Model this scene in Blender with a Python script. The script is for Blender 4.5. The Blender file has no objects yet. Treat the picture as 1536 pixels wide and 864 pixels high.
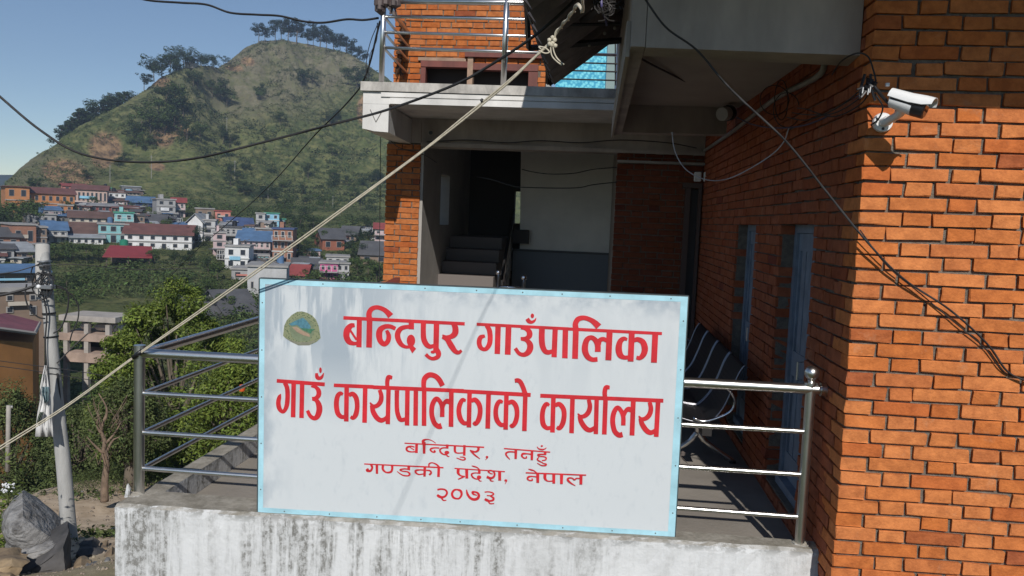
import bpy, bmesh, math, random
import numpy as np
from mathutils import Vector, Matrix

# ------------------------------------------------------------------ camera, world, sun, exposure
sc = bpy.context.scene
COL = sc.collection
FPX = 1242.0
PITCH, ROLL, YAW = (math.radians(a) for a in (4.6585, 2.4042, -5.538))
fw = Vector((math.sin(YAW)*math.cos(PITCH), math.cos(YAW)*math.cos(PITCH), -math.sin(PITCH)))
r0 = Vector((math.cos(YAW), -math.sin(YAW), 0)); u0 = r0.cross(fw)
rt = r0*math.cos(ROLL)+u0*math.sin(ROLL); up = -r0*math.sin(ROLL)+u0*math.cos(ROLL)
cam_d = bpy.data.cameras.new("camera"); cam = bpy.data.objects.new("camera", cam_d); COL.objects.link(cam)
cam_d.sensor_width = 36; cam_d.lens = FPX/1536*36; cam_d.clip_start = 0.05; cam_d.clip_end = 20000
cam.matrix_world = Matrix(((rt.x, up.x, -fw.x, 0), (rt.y, up.y, -fw.y, 0), (rt.z, up.z, -fw.z, 0), (0, 0, 0, 1)))
sc.camera = cam
SUN = Vector((.15, -1, .745)).normalized()
W = bpy.data.worlds.new("World"); sc.world = W; W.use_nodes = True
nt = W.node_tree; bg = nt.nodes['Background']
sky = nt.nodes.new('ShaderNodeTexSky'); sky.sky_type = 'NISHITA'; sky.sun_disc = False
sky.sun_elevation = math.asin(SUN.z); sky.sun_rotation = math.atan2(SUN.x, SUN.y)
sky.altitude = 1500; sky.air_density = 1.0; sky.dust_density = 0.0; sky.ozone_density = 2.2
nt.links.new(sky.outputs[0], bg.inputs[0]); bg.inputs[1].default_value = 0.085
sl = bpy.data.lights.new("sun", 'SUN'); sl.energy = 4.1; sl.angle = math.radians(.5); sl.color = (1, .95, .88)
so = bpy.data.objects.new("sun", sl); COL.objects.link(so)
so.rotation_euler = SUN.to_track_quat('Z', 'Y').to_euler(); so.location = (20, -60, 60)
sc.view_settings.view_transform = 'Standard'; sc.view_settings.look = 'None'
sc.view_settings.exposure = 0.0; sc.view_settings.gamma = 1
sc.cycles.max_bounces = 6; sc.cycles.diffuse_bounces = 4; sc.cycles.transparent_max_bounces = 6

R = random.Random(7); NR = np.random.default_rng(7)
PI = math.pi

def ray(x, y): return fw + rt*((x-768)/FPX) - up*((y-432)/FPX)
def at(x, y, Y=None, X=None, Z=None):
    d = ray(x, y); t = X/d.x if X is not None else Y/d.y if Y is not None else Z/d.z
    return d*t

# ------------------------------------------------------------------ scene graph helpers
def tag(o, label=None, cat=None, group=None, kind=None):
    if label: o['label'] = label
    if cat: o['category'] = cat
    if group: o['group'] = group
    if kind: o['kind'] = kind
    return o
def link(o, parent=None):
    COL.objects.link(o)
    if parent: o.parent = parent
    return o
def empty(name, label=None, cat=None, loc=(0, 0, 0), group=None, rz=0, kind=None):
    o = bpy.data.objects.new(name, None); o.location = loc; o.rotation_euler = (0, 0, rz); link(o)
    o.empty_display_size = .1
    return tag(o, label, cat, group, kind)
def mesh(name, v, f, mat=None, smooth=False):
    me = bpy.data.meshes.new(name); me.from_pydata([tuple(p) for p in v], [], f)
    if mat: me.materials.append(mat)
    if smooth: me.shade_smooth()
    me.update(); return me
def np_mesh(name, V, F, mat, smooth=False):
    """V (n,3), F (m,k) int"""
    me = bpy.data.meshes.new(name); V = np.asarray(V, np.float32); F = np.asarray(F, np.int32)
    n, k = F.shape
    me.vertices.add(len(V)); me.vertices.foreach_set('co', V.ravel())
    me.loops.add(n*k); me.loops.foreach_set('vertex_index', F.ravel())
    me.polygons.add(n); me.polygons.foreach_set('loop_start', np.arange(0, n*k, k, dtype=np.int32))
    me.update(calc_edges=True); me.validate()
    if mat: me.materials.append(mat)
    if smooth: me.shade_smooth()
    return me
class MB:
    def __init__(s): s.v = []; s.f = []
    def quad(s, a, b, c, d):
        n = len(s.v); s.v += [Vector(a), Vector(b), Vector(c), Vector(d)]; s.f.append((n, n+1, n+2, n+3)); return s
    def hexa(s, p):
        n = len(s.v); s.v += [Vector(q) for q in p]
        for f in ((0, 3, 2, 1), (4, 5, 6, 7), (0, 1, 5, 4), (1, 2, 6, 5), (2, 3, 7, 6), (3, 0, 4, 7)): s.f.append(tuple(n+i for i in f))
        return s
    def box(s, x0, x1, y0, y1, z0, z1):
        return s.hexa([(x0, y0, z0), (x1, y0, z0), (x1, y1, z0), (x0, y1, z0), (x0, y0, z1), (x1, y0, z1), (x1, y1, z1), (x0, y1, z1)])
    def bbox(s, x0, x1, y0, y1, z0, z1, b=.004):
        """box with chamfered edges"""
        c = Vector(((x0+x1)/2, (y0+y1)/2, (z0+z1)/2)); h = Vector((x1-x0, y1-y0, z1-z0))/2
        n = len(s.v); idx = {}
        for sx in (-1, 1):
            for sy in (-1, 1):
                for sz in (-1, 1):
                    for ax in range(3):
                        p = Vector((sx*(h.x-b), sy*(h.y-b), sz*(h.z-b))); p[ax] = (sx, sy, sz)[ax]*h[ax]
                        idx[(sx, sy, sz, ax)] = len(s.v); s.v.append(c+p)
        S = (-1, 1)
        for ax in range(3):
            o = [i for i in range(3) if i != ax]
            for sg in S:
                loop = []
                for a, bb in ((-1, -1), (1, -1), (1, 1), (-1, 1)):
                    k = [0, 0, 0]; k[ax] = sg; k[o[0]] = a; k[o[1]] = bb; loop.append(idx[(*k, ax)])
                if (sg == 1) == (ax == 1): loop.reverse()
                s.f.append(tuple(loop))
        for ax in range(3):
            o = [i for i in range(3) if i != ax]
            for a in S:
                for bb in S:
                    k1 = [0]*3; k2 = [0]*3; k1[o[0]] = k2[o[0]] = a; k1[o[1]] = k2[o[1]] = bb; k1[ax] = -1; k2[ax] = 1
                    q = [idx[(*k1, o[0])], idx[(*k2, o[0])], idx[(*k2, o[1])], idx[(*k1, o[1])]]
                    nrm = (s.v[q[1]]-s.v[q[0]]).cross(s.v[q[3]]-s.v[q[0]]); m = sum((s.v[i] for i in q), Vector())/4-c
                    if nrm.dot(m) < 0: q.reverse()
                    s.f.append(tuple(q))
        for sx in S:
            for sy in S:
                for sz in S:
                    t = [idx[(sx, sy, sz, i)] for i in range(3)]
                    if sx*sy*sz < 0: t.reverse()
                    s.f.append(tuple(t))
        return s
    def tube(s, pts, r, n=8, cap=True):
        pts = [Vector(p) for p in pts]; m = len(pts); base = len(s.v)
        rr = r if isinstance(r, (list, tuple)) else [r]*m
        ref = None
        for i, p in enumerate(pts):
            t = (pts[min(i+1, m-1)]-pts[max(i-1, 0)]).normalized()
            if ref is None: ref = Vector((0, 0, 1)) if abs(t.z) < .9 else Vector((1, 0, 0))
            a = t.cross(ref); a = a.normalized() if a.length > 1e-6 else t.orthogonal().normalized(); b = a.cross(t); ref = b
            for k in range(n):
                w = 2*PI*k/n; s.v.append(p+(a*math.cos(w)+b*math.sin(w))*rr[i])
        for i in range(m-1):
            for k in range(n):
                k2 = (k+1) % n; s.f.append((base+i*n+k, base+(i+1)*n+k, base+(i+1)*n+k2, base+i*n+k2))
        if cap:
            s.f.append(tuple(base+k for k in range(n))); s.f.append(tuple(base+(m-1)*n+k for k in reversed(range(n))))
        return s
    def ball(s, c, r, n=12, sc3=(1, 1, 1)):
        c = Vector(c); base = len(s.v); m = n//2
        for i in range(m+1):
            th = PI*i/m
            for k in range(n):
                w = 2*PI*k/n
                s.v.append(c+Vector((r*sc3[0]*math.sin(th)*math.cos(w), r*sc3[1]*math.sin(th)*math.sin(w), r*sc3[2]*math.cos(th))))
        for i in range(m):
            for k in range(n):
                k2 = (k+1) % n; s.f.append((base+i*n+k, base+(i+1)*n+k, base+(i+1)*n+k2, base+i*n+k2))
        return s
    def prism(s, poly, d):
        """poly: list of 3-D points, extruded by vector d"""
        n = len(s.v); k = len(poly); d = Vector(d); P = [Vector(p) for p in poly]
        s.v += P + [p+d for p in P]
        s.f.append(tuple(n+i for i in range(k))); s.f.append(tuple(n+k+i for i in reversed(range(k))))
        for i in range(k): j = (i+1) % k; s.f.append((n+i, n+k+i, n+k+j, n+j))
        return s
    def build(s, name, mat, parent=None, smooth=False, flat_angle=None):
        me = mesh(name, s.v, s.f, mat, smooth)
        bm = bmesh.new(); bm.from_mesh(me); bmesh.ops.recalc_face_normals(bm, faces=bm.faces); bm.to_mesh(me); bm.free()
        if smooth and flat_angle: me.set_sharp_from_angle(angle=math.radians(flat_angle))
        o = bpy.data.objects.new(name, me); return link(o, parent)
def place(name, me, parent, loc=(0, 0, 0), rot=None, scale=None):
    o = bpy.data.objects.new(name, me); o.location = loc
    if rot: o.rotation_euler = rot
    if scale: o.scale = scale
    return link(o, parent)
def spline(P, k=6):
    P = [Vector(p) for p in P]
    if len(P) < 3: return P
    Q = [P[0]*2-P[1]]+P+[P[-1]*2-P[-2]]; out = []
    for i in range(1, len(Q)-2):
        for j in range(k):
            t = j/k; a, b, c, d = Q[i-1:i+3]
            out.append(.5*((2*b)+(c-a)*t+(2*a-5*b+4*c-d)*t*t+(3*b-a-3*c+d)*t*t*t))
    out.append(P[-1]); return out

# ------------------------------------------------------------------ materials
def mat(name, col, rough=.8, metal=0, var=0, scale=5, bump=0, bscale=None, col2=None, spec=None, stretch=(1, 1, 1),
        island=0, objrand=0, coord='Object', detail=5, thr=None, trans=0):
    m = bpy.data.materials.new(name); m.use_nodes = True; t = m.node_tree; N = t.nodes; L = t.links
    b = N['Principled BSDF']; b.inputs['Roughness'].default_value = rough; b.inputs['Metallic'].default_value = metal
    if spec is not None: b.inputs['Specular IOR Level'].default_value = spec
    c4 = (*col, 1); out = None
    tc = N.new('ShaderNodeTexCoord'); mp = N.new('ShaderNodeMapping'); mp.inputs['Scale'].default_value = stretch
    L.new(tc.outputs[coord], mp.inputs[0])
    if var or col2:
        nz = N.new('ShaderNodeTexNoise'); nz.inputs['Scale'].default_value = scale; nz.inputs['Detail'].default_value = detail
        nz.inputs['Roughness'].default_value = .62
        L.new(mp.outputs[0], nz.inputs['Vector'])
        cr = N.new('ShaderNodeValToRGB'); lo, hi = thr or (.3, .7)
        cr.color_ramp.elements[0].position = lo; cr.color_ramp.elements[1].position = hi
        c2 = col2 or tuple(min(1, c*(1-var)) for c in col)
        c1 = col if col2 else tuple(min(1, c*(1+var*.6)) for c in col)
        cr.color_ramp.elements[0].color = (*c2, 1); cr.color_ramp.elements[1].color = (*c1, 1)
        L.new(nz.outputs[0], cr.inputs[0]); out = cr.outputs[0]
    if island or objrand:
        hs = N.new('ShaderNodeHueSaturation'); hs.inputs['Color'].default_value = c4
        if out: L.new(out, hs.inputs['Color'])
        if island: g = N.new('ShaderNodeNewGeometry'); src = g.outputs['Random Per Island']; amt = island
        else: g = N.new('ShaderNodeObjectInfo'); src = g.outputs['Random']; amt = objrand
        mr = N.new('ShaderNodeMapRange'); mr.inputs[3].default_value = 1-amt; mr.inputs[4].default_value = 1+amt*.7
        L.new(src, mr.inputs[0]); L.new(mr.outputs[0], hs.inputs['Value'])
        m2 = N.new('ShaderNodeMath'); m2.operation = 'MULTIPLY'; m2.inputs[1].default_value = 7.31; L.new(src, m2.inputs[0])
        m3 = N.new('ShaderNodeMath'); m3.operation = 'FRACT'; L.new(m2.outputs[0], m3.inputs[0])
        mh = N.new('ShaderNodeMapRange'); mh.inputs[3].default_value = .5-amt*.035; mh.inputs[4].default_value = .5+amt*.035
        L.new(m3.outputs[0], mh.inputs[0]); L.new(mh.outputs[0], hs.inputs['Hue'])
        out = hs.outputs[0]
    if out: L.new(out, b.inputs['Base Color'])
    else: b.inputs['Base Color'].default_value = c4
    if bump:
        nb = N.new('ShaderNodeTexNoise'); nb.inputs['Scale'].default_value = bscale or scale*4; nb.inputs['Detail'].default_value = 4
        L.new(mp.outputs[0], nb.inputs['Vector'])
        bn = N.new('ShaderNodeBump'); bn.inputs['Strength'].default_value = bump; bn.inputs['Distance'].default_value = .01
        L.new(nb.outputs[0], bn.inputs['Height']); L.new(bn.outputs[0], b.inputs['Normal'])
    if trans:
        tr = N.new('ShaderNodeBsdfTranslucent'); mx = N.new('ShaderNodeMixShader'); mx.inputs[0].default_value = trans
        if out: L.new(out, tr.inputs[0])
        else: tr.inputs[0].default_value = c4
        L.new(b.outputs[0], mx.inputs[1]); L.new(tr.outputs[0], mx.inputs[2]); L.new(mx.outputs[0], N['Material Output'].inputs[0])
    return m

def brick_mat(name, island, dark=1.0):
    m = bpy.data.materials.new(name); m.use_nodes = True; t = m.node_tree; N = t.nodes; L = t.links; b = N['Principled BSDF']
    b.inputs['Roughness'].default_value = .9; b.inputs['Specular IOR Level'].default_value = .2
    if island: src = N.new('ShaderNodeNewGeometry').outputs['Random Per Island']
    else: src = N.new('ShaderNodeObjectInfo').outputs['Random']
    cr = N.new('ShaderNodeValToRGB'); e = cr.color_ramp
    cols = [(0, (.33, .095, .045)), (.05, (.50, .15, .040)), (.3, (.55, .19, .062)), (.55, (.60, .215, .075)), (.72, (.50, .165, .058)), (.85, (.56, .18, .052)), (.96, (.48, .135, .04)), (1, (.57, .20, .068))]
    e.elements[0].position = 0; e.elements[0].color = (*cols[0][1], 1); e.elements[1].color = (*cols[-1][1], 1)
    for p, c in cols[1:-1]: q = e.elements.new(p); q.color = (*c, 1)
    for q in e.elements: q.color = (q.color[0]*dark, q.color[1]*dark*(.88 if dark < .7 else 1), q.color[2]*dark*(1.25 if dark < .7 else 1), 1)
    L.new(src, cr.inputs[0])
    tc = N.new('ShaderNodeTexCoord'); geo = N.new('ShaderNodeNewGeometry')
    nz = N.new('ShaderNodeTexNoise'); nz.inputs['Scale'].default_value = 19; nz.inputs['Detail'].default_value = 8; nz.inputs['Roughness'].default_value = .7; L.new(geo.outputs['Position'], nz.inputs['Vector'])
    nr = N.new('ShaderNodeValToRGB'); nr.color_ramp.elements[0].position = .38; nr.color_ramp.elements[0].color = (.76, .70, .66, 1)
    nr.color_ramp.elements[1].position = .62; nr.color_ramp.elements[1].color = (1.08, 1.06, 1.0, 1); L.new(nz.outputs[0], nr.inputs[0])
    mx = N.new('ShaderNodeMix'); mx.data_type = 'RGBA'; mx.blend_type = 'MULTIPLY'; mx.inputs[0].default_value = 1
    L.new(cr.outputs[0], mx.inputs[6]); L.new(nr.outputs[0], mx.inputs[7])
    # pale mortar smears and lime bloom
    n2 = N.new('ShaderNodeTexNoise'); n2.inputs['Scale'].default_value = 5; n2.inputs['Detail'].default_value = 9; n2.inputs['Roughness'].default_value = .75; L.new(geo.outputs['Position'], n2.inputs['Vector'])
    r2 = N.new('ShaderNodeValToRGB'); r2.color_ramp.elements[0].position = .60; r2.color_ramp.elements[1].position = .78
    r2.color_ramp.elements[1].color = (.45, .45, .45, 1); L.new(n2.outputs[0], r2.inputs[0])
    m2 = N.new('ShaderNodeMix'); m2.data_type = 'RGBA'; L.new(r2.outputs[0], m2.inputs[0]); L.new(mx.outputs[2], m2.inputs[6]); m2.inputs[7].default_value = (.47, .33, .22, 1)
    L.new(m2.outputs[2], b.inputs['Base Color'])
    n3 = N.new('ShaderNodeTexNoise'); n3.inputs['Scale'].default_value = 90; n3.inputs['Detail'].default_value = 4; L.new(geo.outputs['Position'], n3.inputs['Vector'])
    bn = N.new('ShaderNodeBump'); bn.inputs['Strength'].default_value = .8; bn.inputs['Distance'].default_value = .004
    L.new(n3.outputs[0], bn.inputs['Height']); L.new(bn.outputs[0], b.inputs['Normal'])
    return m
BRICK = brick_mat('brick_clay', False); BRICKI = brick_mat('brick_clay_fill', True)
BRICKR = brick_mat('brick_clay_rear', False, .79); BRICKS = brick_mat('brick_clay_sooty', False, .62); BRICKSI = brick_mat('brick_clay_sooty_fill', True, .62); BRICKD = brick_mat('brick_clay_dark', False, .32)  # shade of the side and back walls is put into darker brick colours
MORTAR = mat('mortar', (.17, .145, .118), .95, var=.4, scale=25, bump=.8, bscale=160, coord='Object')
STEEL = mat('stainless_steel', (.72, .71, .69), .30, 1, var=.12, scale=8)
CHROME = mat('chrome_tube', (.75, .75, .78), .15, 1); TUBED = mat('dull_tube', (.30, .30, .33), .3, 1)
WHITEMETAL = mat('white_enamel', (.74, .75, .76), .35, var=.06, scale=10)
BLACKPL = mat('black_plastic', (.012, .012, .014), .4)
GLASSB = mat('camera_window', (.02, .008, .008), .08)
CABLE = mat('black_cable', (.02, .02, .022), .6)
ROPE = mat('cream_rope', (.52, .47, .37), .9, var=.25, scale=40)
WIREW = mat('pale_wire', (.5, .5, .56), .6)
WIREP = mat('violet_wire', (.07, .06, .12), .6)
CONC = mat('grey_concrete', (.33, .31, .28), .95, var=.35, scale=3, bump=.5, bscale=40)
CONCP = mat('pole_concrete', (.36, .36, .35), .9, var=.22, scale=3, bump=.4, bscale=30, stretch=(3, 3, .6))
PAINTW = mat('grey_white_paint', (.40, .345, .31), .85, var=.42, scale=2.2, stretch=(1, 1, .35), bump=.2, bscale=30)
PAINTC = mat('cream_soffit', (.38, .33, .285), .9, var=.15, scale=2)
BLUEP = mat('blue_grey_paint', (.19, .235, .30), .55, var=.3, scale=9, bump=.2)
WOODR = mat('red_brown_wood', (.14, .035, .025), .6, var=.3, scale=12, stretch=(1, 1, .2))
WOODP = mat('pale_wood', (.30, .20, .14), .7, var=.3, scale=12)
BLACKM = mat('black_iron', (.018, .016, .016), .6, var=.3, scale=10)
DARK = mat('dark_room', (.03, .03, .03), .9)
RUST = mat('dark_rusty_sheet', (.10, .075, .07), .6, var=.4, scale=6)
TURQ = mat('turquoise_sheet', (.05, .42, .58), .5, var=.35, scale=30)

# ------------------------------------------------------------------ stained plaster for the parapet
def stained(name, base, streak=(.13, .125, .11), amt=.86, ztop=-1.475):
    m = bpy.data.materials.new(name); m.use_nodes = True; t = m.node_tree; N = t.nodes; L = t.links; b = N['Principled BSDF']
    b.inputs['Roughness'].default_value = .9; b.inputs['Specular IOR Level'].default_value = .2
    g = N.new('ShaderNodeNewGeometry')
    def noise(sc3, scale, det, lo, hi, rough=.6):
        mp = N.new('ShaderNodeMapping'); mp.inputs['Scale'].default_value = sc3; L.new(g.outputs['Position'], mp.inputs[0])
        n = N.new('ShaderNodeTexNoise'); n.inputs['Scale'].default_value = scale; n.inputs['Detail'].default_value = det; n.inputs['Roughness'].default_value = rough
        L.new(mp.outputs[0], n.inputs['Vector'])
        r = N.new('ShaderNodeMapRange'); r.inputs[1].default_value = lo; r.inputs[2].default_value = hi; L.new(n.outputs[0], r.inputs[0]); return r.outputs[0]
    def math_(op, a, bb):
        q = N.new('ShaderNodeMath'); q.operation = op; q.use_clamp = True
        for i, w in enumerate((a, bb)):
            if isinstance(w, (int, float)): q.inputs[i].default_value = w
            else: L.new(w, q.inputs[i])
        return q.outputs[0]
    s1 = noise((1, 1, .07), 13, 8, .45, .58, .7)         # run-off streaks
    s1b = noise((1, 1, .1), 34, 6, .5, .68, .7)
    s2 = noise((1, 1, .8), 30, 8, .45, .6, .8)         # broken up
    big = noise((1, 1, .35), 2.3, 4, .33, .5)
    st = math_('MULTIPLY', math_('MAXIMUM', s1, math_('MULTIPLY', s1b, .6)), math_('ADD', math_('MULTIPLY', s2, .75), .25))
    st = math_('MULTIPLY', st, big)
    spz = N.new('ShaderNodeSeparateXYZ'); L.new(g.outputs['Position'], spz.inputs[0])
    zf = N.new('ShaderNodeMapRange'); zf.inputs[1].default_value = ztop-.9; zf.inputs[2].default_value = ztop-.02; zf.inputs[3].default_value = .45; zf.inputs[4].default_value = 1; L.new(spz.outputs[2], zf.inputs[0])
    st = math_('MULTIPLY', st, zf.outputs[0])
    xf = N.new('ShaderNodeMapRange'); xf.inputs[1].default_value = -.4; xf.inputs[2].default_value = .3; xf.inputs[3].default_value = 1; xf.inputs[4].default_value = .28; L.new(spz.outputs[0], xf.inputs[0])
    st = math_('MULTIPLY', st, xf.outputs[0])
    # a grimy line just under the edge
    ed = N.new('ShaderNodeMapRange'); ed.inputs[1].default_value = ztop-.055; ed.inputs[2].default_value = ztop-.004; L.new(spz.outputs[2], ed.inputs[0])
    chip = noise((1, 1, 1.4), 16, 7, .44, .56, .7)
    ed = math_('MULTIPLY', ed.outputs[0], chip)
    st = math_('MAXIMUM', math_('MULTIPLY', st, 1.5), math_('MULTIPLY', ed, .9)); st = math_('MULTIPLY', st, amt)
    sp = N.new('ShaderNodeSeparateXYZ'); L.new(g.outputs['Normal'], sp.inputs[0])
    topm = N.new('ShaderNodeMapRange'); topm.inputs[1].default_value = .5; topm.inputs[2].default_value = .9; L.new(sp.outputs[2], topm.inputs[0])
    wash = noise((1, 1, 1), 3, 6, .3, .7)
    c0 = N.new('ShaderNodeMix'); c0.data_type = 'RGBA'; L.new(wash, c0.inputs[0]); c0.inputs[6].default_value = tuple(x*.86 for x in base)+(1,); c0.inputs[7].default_value = (*base, 1)
    mx = N.new('ShaderNodeMix'); mx.data_type = 'RGBA'; L.new(st, mx.inputs[0]); L.new(c0.outputs[2], mx.inputs[6]); mx.inputs[7].default_value = (*streak, 1)
    tn = noise((1, 1, 1), 9, 8, .35, .65, .75)
    ct = N.new('ShaderNodeMix'); ct.data_type = 'RGBA'; L.new(tn, ct.inputs[0]); ct.inputs[6].default_value = (.17, .155, .125, 1); ct.inputs[7].default_value = (.36, .335, .29, 1)
    m2 = N.new('ShaderNodeMix'); m2.data_type = 'RGBA'; L.new(topm.outputs[0], m2.inputs[0]); L.new(mx.outputs[2], m2.inputs[6]); L.new(ct.outputs[2], m2.inputs[7])
    L.new(m2.outputs[2], b.inputs['Base Color'])
    n = N.new('ShaderNodeTexNoise'); n.inputs['Scale'].default_value = 45; n.inputs['Detail'].default_value = 6; L.new(g.outputs['Position'], n.inputs['Vector'])
    bn = N.new('ShaderNodeBump'); bn.inputs['Strength'].default_value = .5; bn.inputs['Distance'].default_value = .006; L.new(n.outputs[0], bn.inputs['Height']); L.new(bn.outputs[0], b.inputs['Normal'])
    return m
PLASTER = stained('stained_whitewash', (.66, .67, .68))
PLASTER2 = stained('grimy_whitewash', (.62, .61, .60), amt=.45, ztop=1.29)
FASCIA = mat('balcony_fascia_paint', (.66, .65, .63), .85, var=.25, scale=2.5, stretch=(1, 1, .4), bump=.3, bscale=25)
COPING = mat('weathered_coping', (.44, .42, .39), .95, var=.5, scale=7, stretch=(1, 1, .5), bump=.4, bscale=40)

# ------------------------------------------------------------------ bricks
def brick_mesh(L_, H_, D_, m, rng, j=.0032):
    L_ += rng.uniform(-.004, .002); H_ += rng.uniform(-.003, .0015)
    b = MB(); b.bbox(-L_/2, L_/2, -D_/2, D_/2, -H_/2, H_/2, .0026)
    v = [p+Vector([rng.uniform(-j, j) for _ in range(3)]) for p in b.v]
    me = mesh('brick', v, b.f, m); return me
HC, BH, JT = .0628, .0545, .0095
class BrickSet:
    def __init__(s, m): s.m = m; s.c = {}
    def get(s, L_, D_):
        k = (round(L_, 3), round(D_, 3))
        if k not in s.c: s.c[k] = [brick_mesh(L_, BH, D_, s.m, R) for _ in range(9)]
        return R.choice(s.c[k])
def wall_rows(x0, x1, z0, z1, start=0):
    """Flemish bond: yields (row, xa, xb, zc)"""
    out = []; nrow = int(round((z1-z0)/HC))
    for r in range(nrow):
        zc = z0+HC*(r+.5); x = x0
        seq = [('q', .17) if (r+start) % 2 else ('h', .11)]
        k = 0
        while x < x1-.02:
            if k == 0: w = .172 if (r+start) % 2 else .11
            else: w = (.11 if (k+(r+start)) % 2 == 0 else .232)
            if k and R.random() < .05: w *= R.uniform(.75, .95)
            xe = min(x+w, x1)
            if x1-xe < .04: xe = x1
            out.append((r, x, xe, zc)); x = xe+JT; k += 1
    return out
def q5(v): return round(v*100)/100
def lay(parent, items, mp, m_single, m_fill, single, jitter=.002):
    """items: (xa,xb,zc,depth); mp maps local (x along, y out, z) to world matrix"""
    bs = BrickSet(m_single); fill = MB(); n = 0
    for (xa, xb, zc, D) in items:
        L_ = max(.03, q5(xb-xa)); c = ((xa+xb)/2+R.uniform(-1, 1)*jitter, R.uniform(-1, 1)*jitter*1.1, zc+R.uniform(-1, 1)*jitter)
        if n < 300 and single((xa+xb)/2, zc):
            o = bpy.data.objects.new('brick', bs.get(L_, D))
            o.matrix_local = mp @ Matrix.Translation(Vector((c[0], c[1]+D/2, c[2]))) @ Matrix.Rotation(R.uniform(-.009, .009), 4, 'Y')
            link(o, parent); n += 1
        else:
            b = MB(); b.box(-L_/2, L_/2, -D/2, D/2, -BH/2, BH/2); k = len(fill.v)
            fill.v += [mp @ (p+Vector((c[0], c[1]+D/2, c[2]))) for p in b.v]; fill.f += [tuple(i+k for i in f) for f in b.f]
    if fill.v: tag(fill.build('brickwork', m_fill, parent), kind='stuff')

XS, YF = 1.116, 3.669      # corner of the brick block
# front sunlit wall
fwall = empty('brick_wall', 'sunlit orange brick wall at the right edge, with a security camera on it', 'wall', (XS, YF, -4.4))
def inv(o): return Matrix.Translation(-o.location)
items = []
rows = wall_rows(XS, 2.26, -1.78, 1.18)
for r, a, b_, z in rows:
    zt = z+.0135*((a+b_)/2-XS)
    items.append((a, b_, zt, .11 if a > XS+.001 else (.11 if r % 2 else .232)))
mpF = inv(fwall) @ Matrix.Translation((0, YF, 0))
lay(fwall, items, mpF, BRICK, BRICKI, lambda x, z: x < 2.2, .0025)
rest = [(a, b_, z, .11) for r, a, b_, z in wall_rows(XS, 3.6, -4.4, -1.79)] + [(a, b_, z, .11) for r, a, b_, z in wall_rows(2.27, 3.6, -1.78, 1.18)] + [(a, b_, z, .11) for r, a, b_, z in wall_rows(XS, 3.6, 1.19, 2.3)]
lay(fwall, rest, mpF, BRICK, BRICKI, lambda x, z: False)
g = MB().box(XS+.016, 3.6, YF+.016, YF+.1, -4.4, 2.3)
g.v = [v-fwall.location for v in g.v]; g.build('mortar', MORTAR, fwall)

# shaded side wall, running back in depth, with two shuttered door openings
swall = empty('brick_wall', 'shaded brick wall along the terrace with two blue shuttered doors', 'wall', (XS, 6.2, -1.6))
D1 = (4.387, 5.16, -1.52, .068); D2 = (5.93, 6.72, -1.52, .068)
def in_open(y, z, m=0):
    for (a, b, c, d) in (D1, D2):
        if a-m < y < b+m and c-m < z < d+m: return True
    return False
items = []
for r, a, b_, z in wall_rows(YF, 9.3, -1.78, 1.18, 1):
    # r parity flipped so that headers and stretchers alternate round the corner
    if a < YF+.001:
        a = YF+(.11 if r % 2 else .232)+JT
        if b_-a < .05: continue
    segs = [(a, b_)]
    for (o0, o1, oz0, oz1) in (D1, D2):
        if oz0 < z < oz1:
            ns = []
            for (p, q) in segs:
                if q <= o0 or p >= o1: ns.append((p, q))
                else:
                    if p < o0-.03: ns.append((p, o0))
                    if q > o1+.03: ns.append((o1, q))
            segs = ns
    for p, q in segs: items.append((p, q, z, .11))
# local x -> world +Y, local y(out->in) -> world +X
mpS = inv(swall) @ Matrix(((0, 1, 0, XS), (1, 0, 0, 0), (0, 0, 1, 0), (0, 0, 0, 1)))
items.sort(key=lambda t: t[0])
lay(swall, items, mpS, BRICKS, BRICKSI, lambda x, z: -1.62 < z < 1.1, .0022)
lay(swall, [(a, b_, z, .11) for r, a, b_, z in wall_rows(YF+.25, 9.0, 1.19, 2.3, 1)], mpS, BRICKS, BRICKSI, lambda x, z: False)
g = MB()
y0 = YF+.112
for (ya, yb, za, zb) in ((y0, D1[0], -4.4, 2.3), (D1[0], D1[1], -4.4, D1[2]), (D1[0], D1[1], D1[3], 2.3), (D1[1], D2[0], -4.4, 2.3), (D2[0], D2[1], -4.4, D2[2]), (D2[0], D2[1], D2[3], 2.3), (D2[1], 9.3, -4.4, 2.3)):
    g.box(XS+.016, XS+.11, ya, yb, za, zb)
g.v = [v-swall.location for v in g.v]; g.build('mortar', MORTAR, swall)
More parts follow.
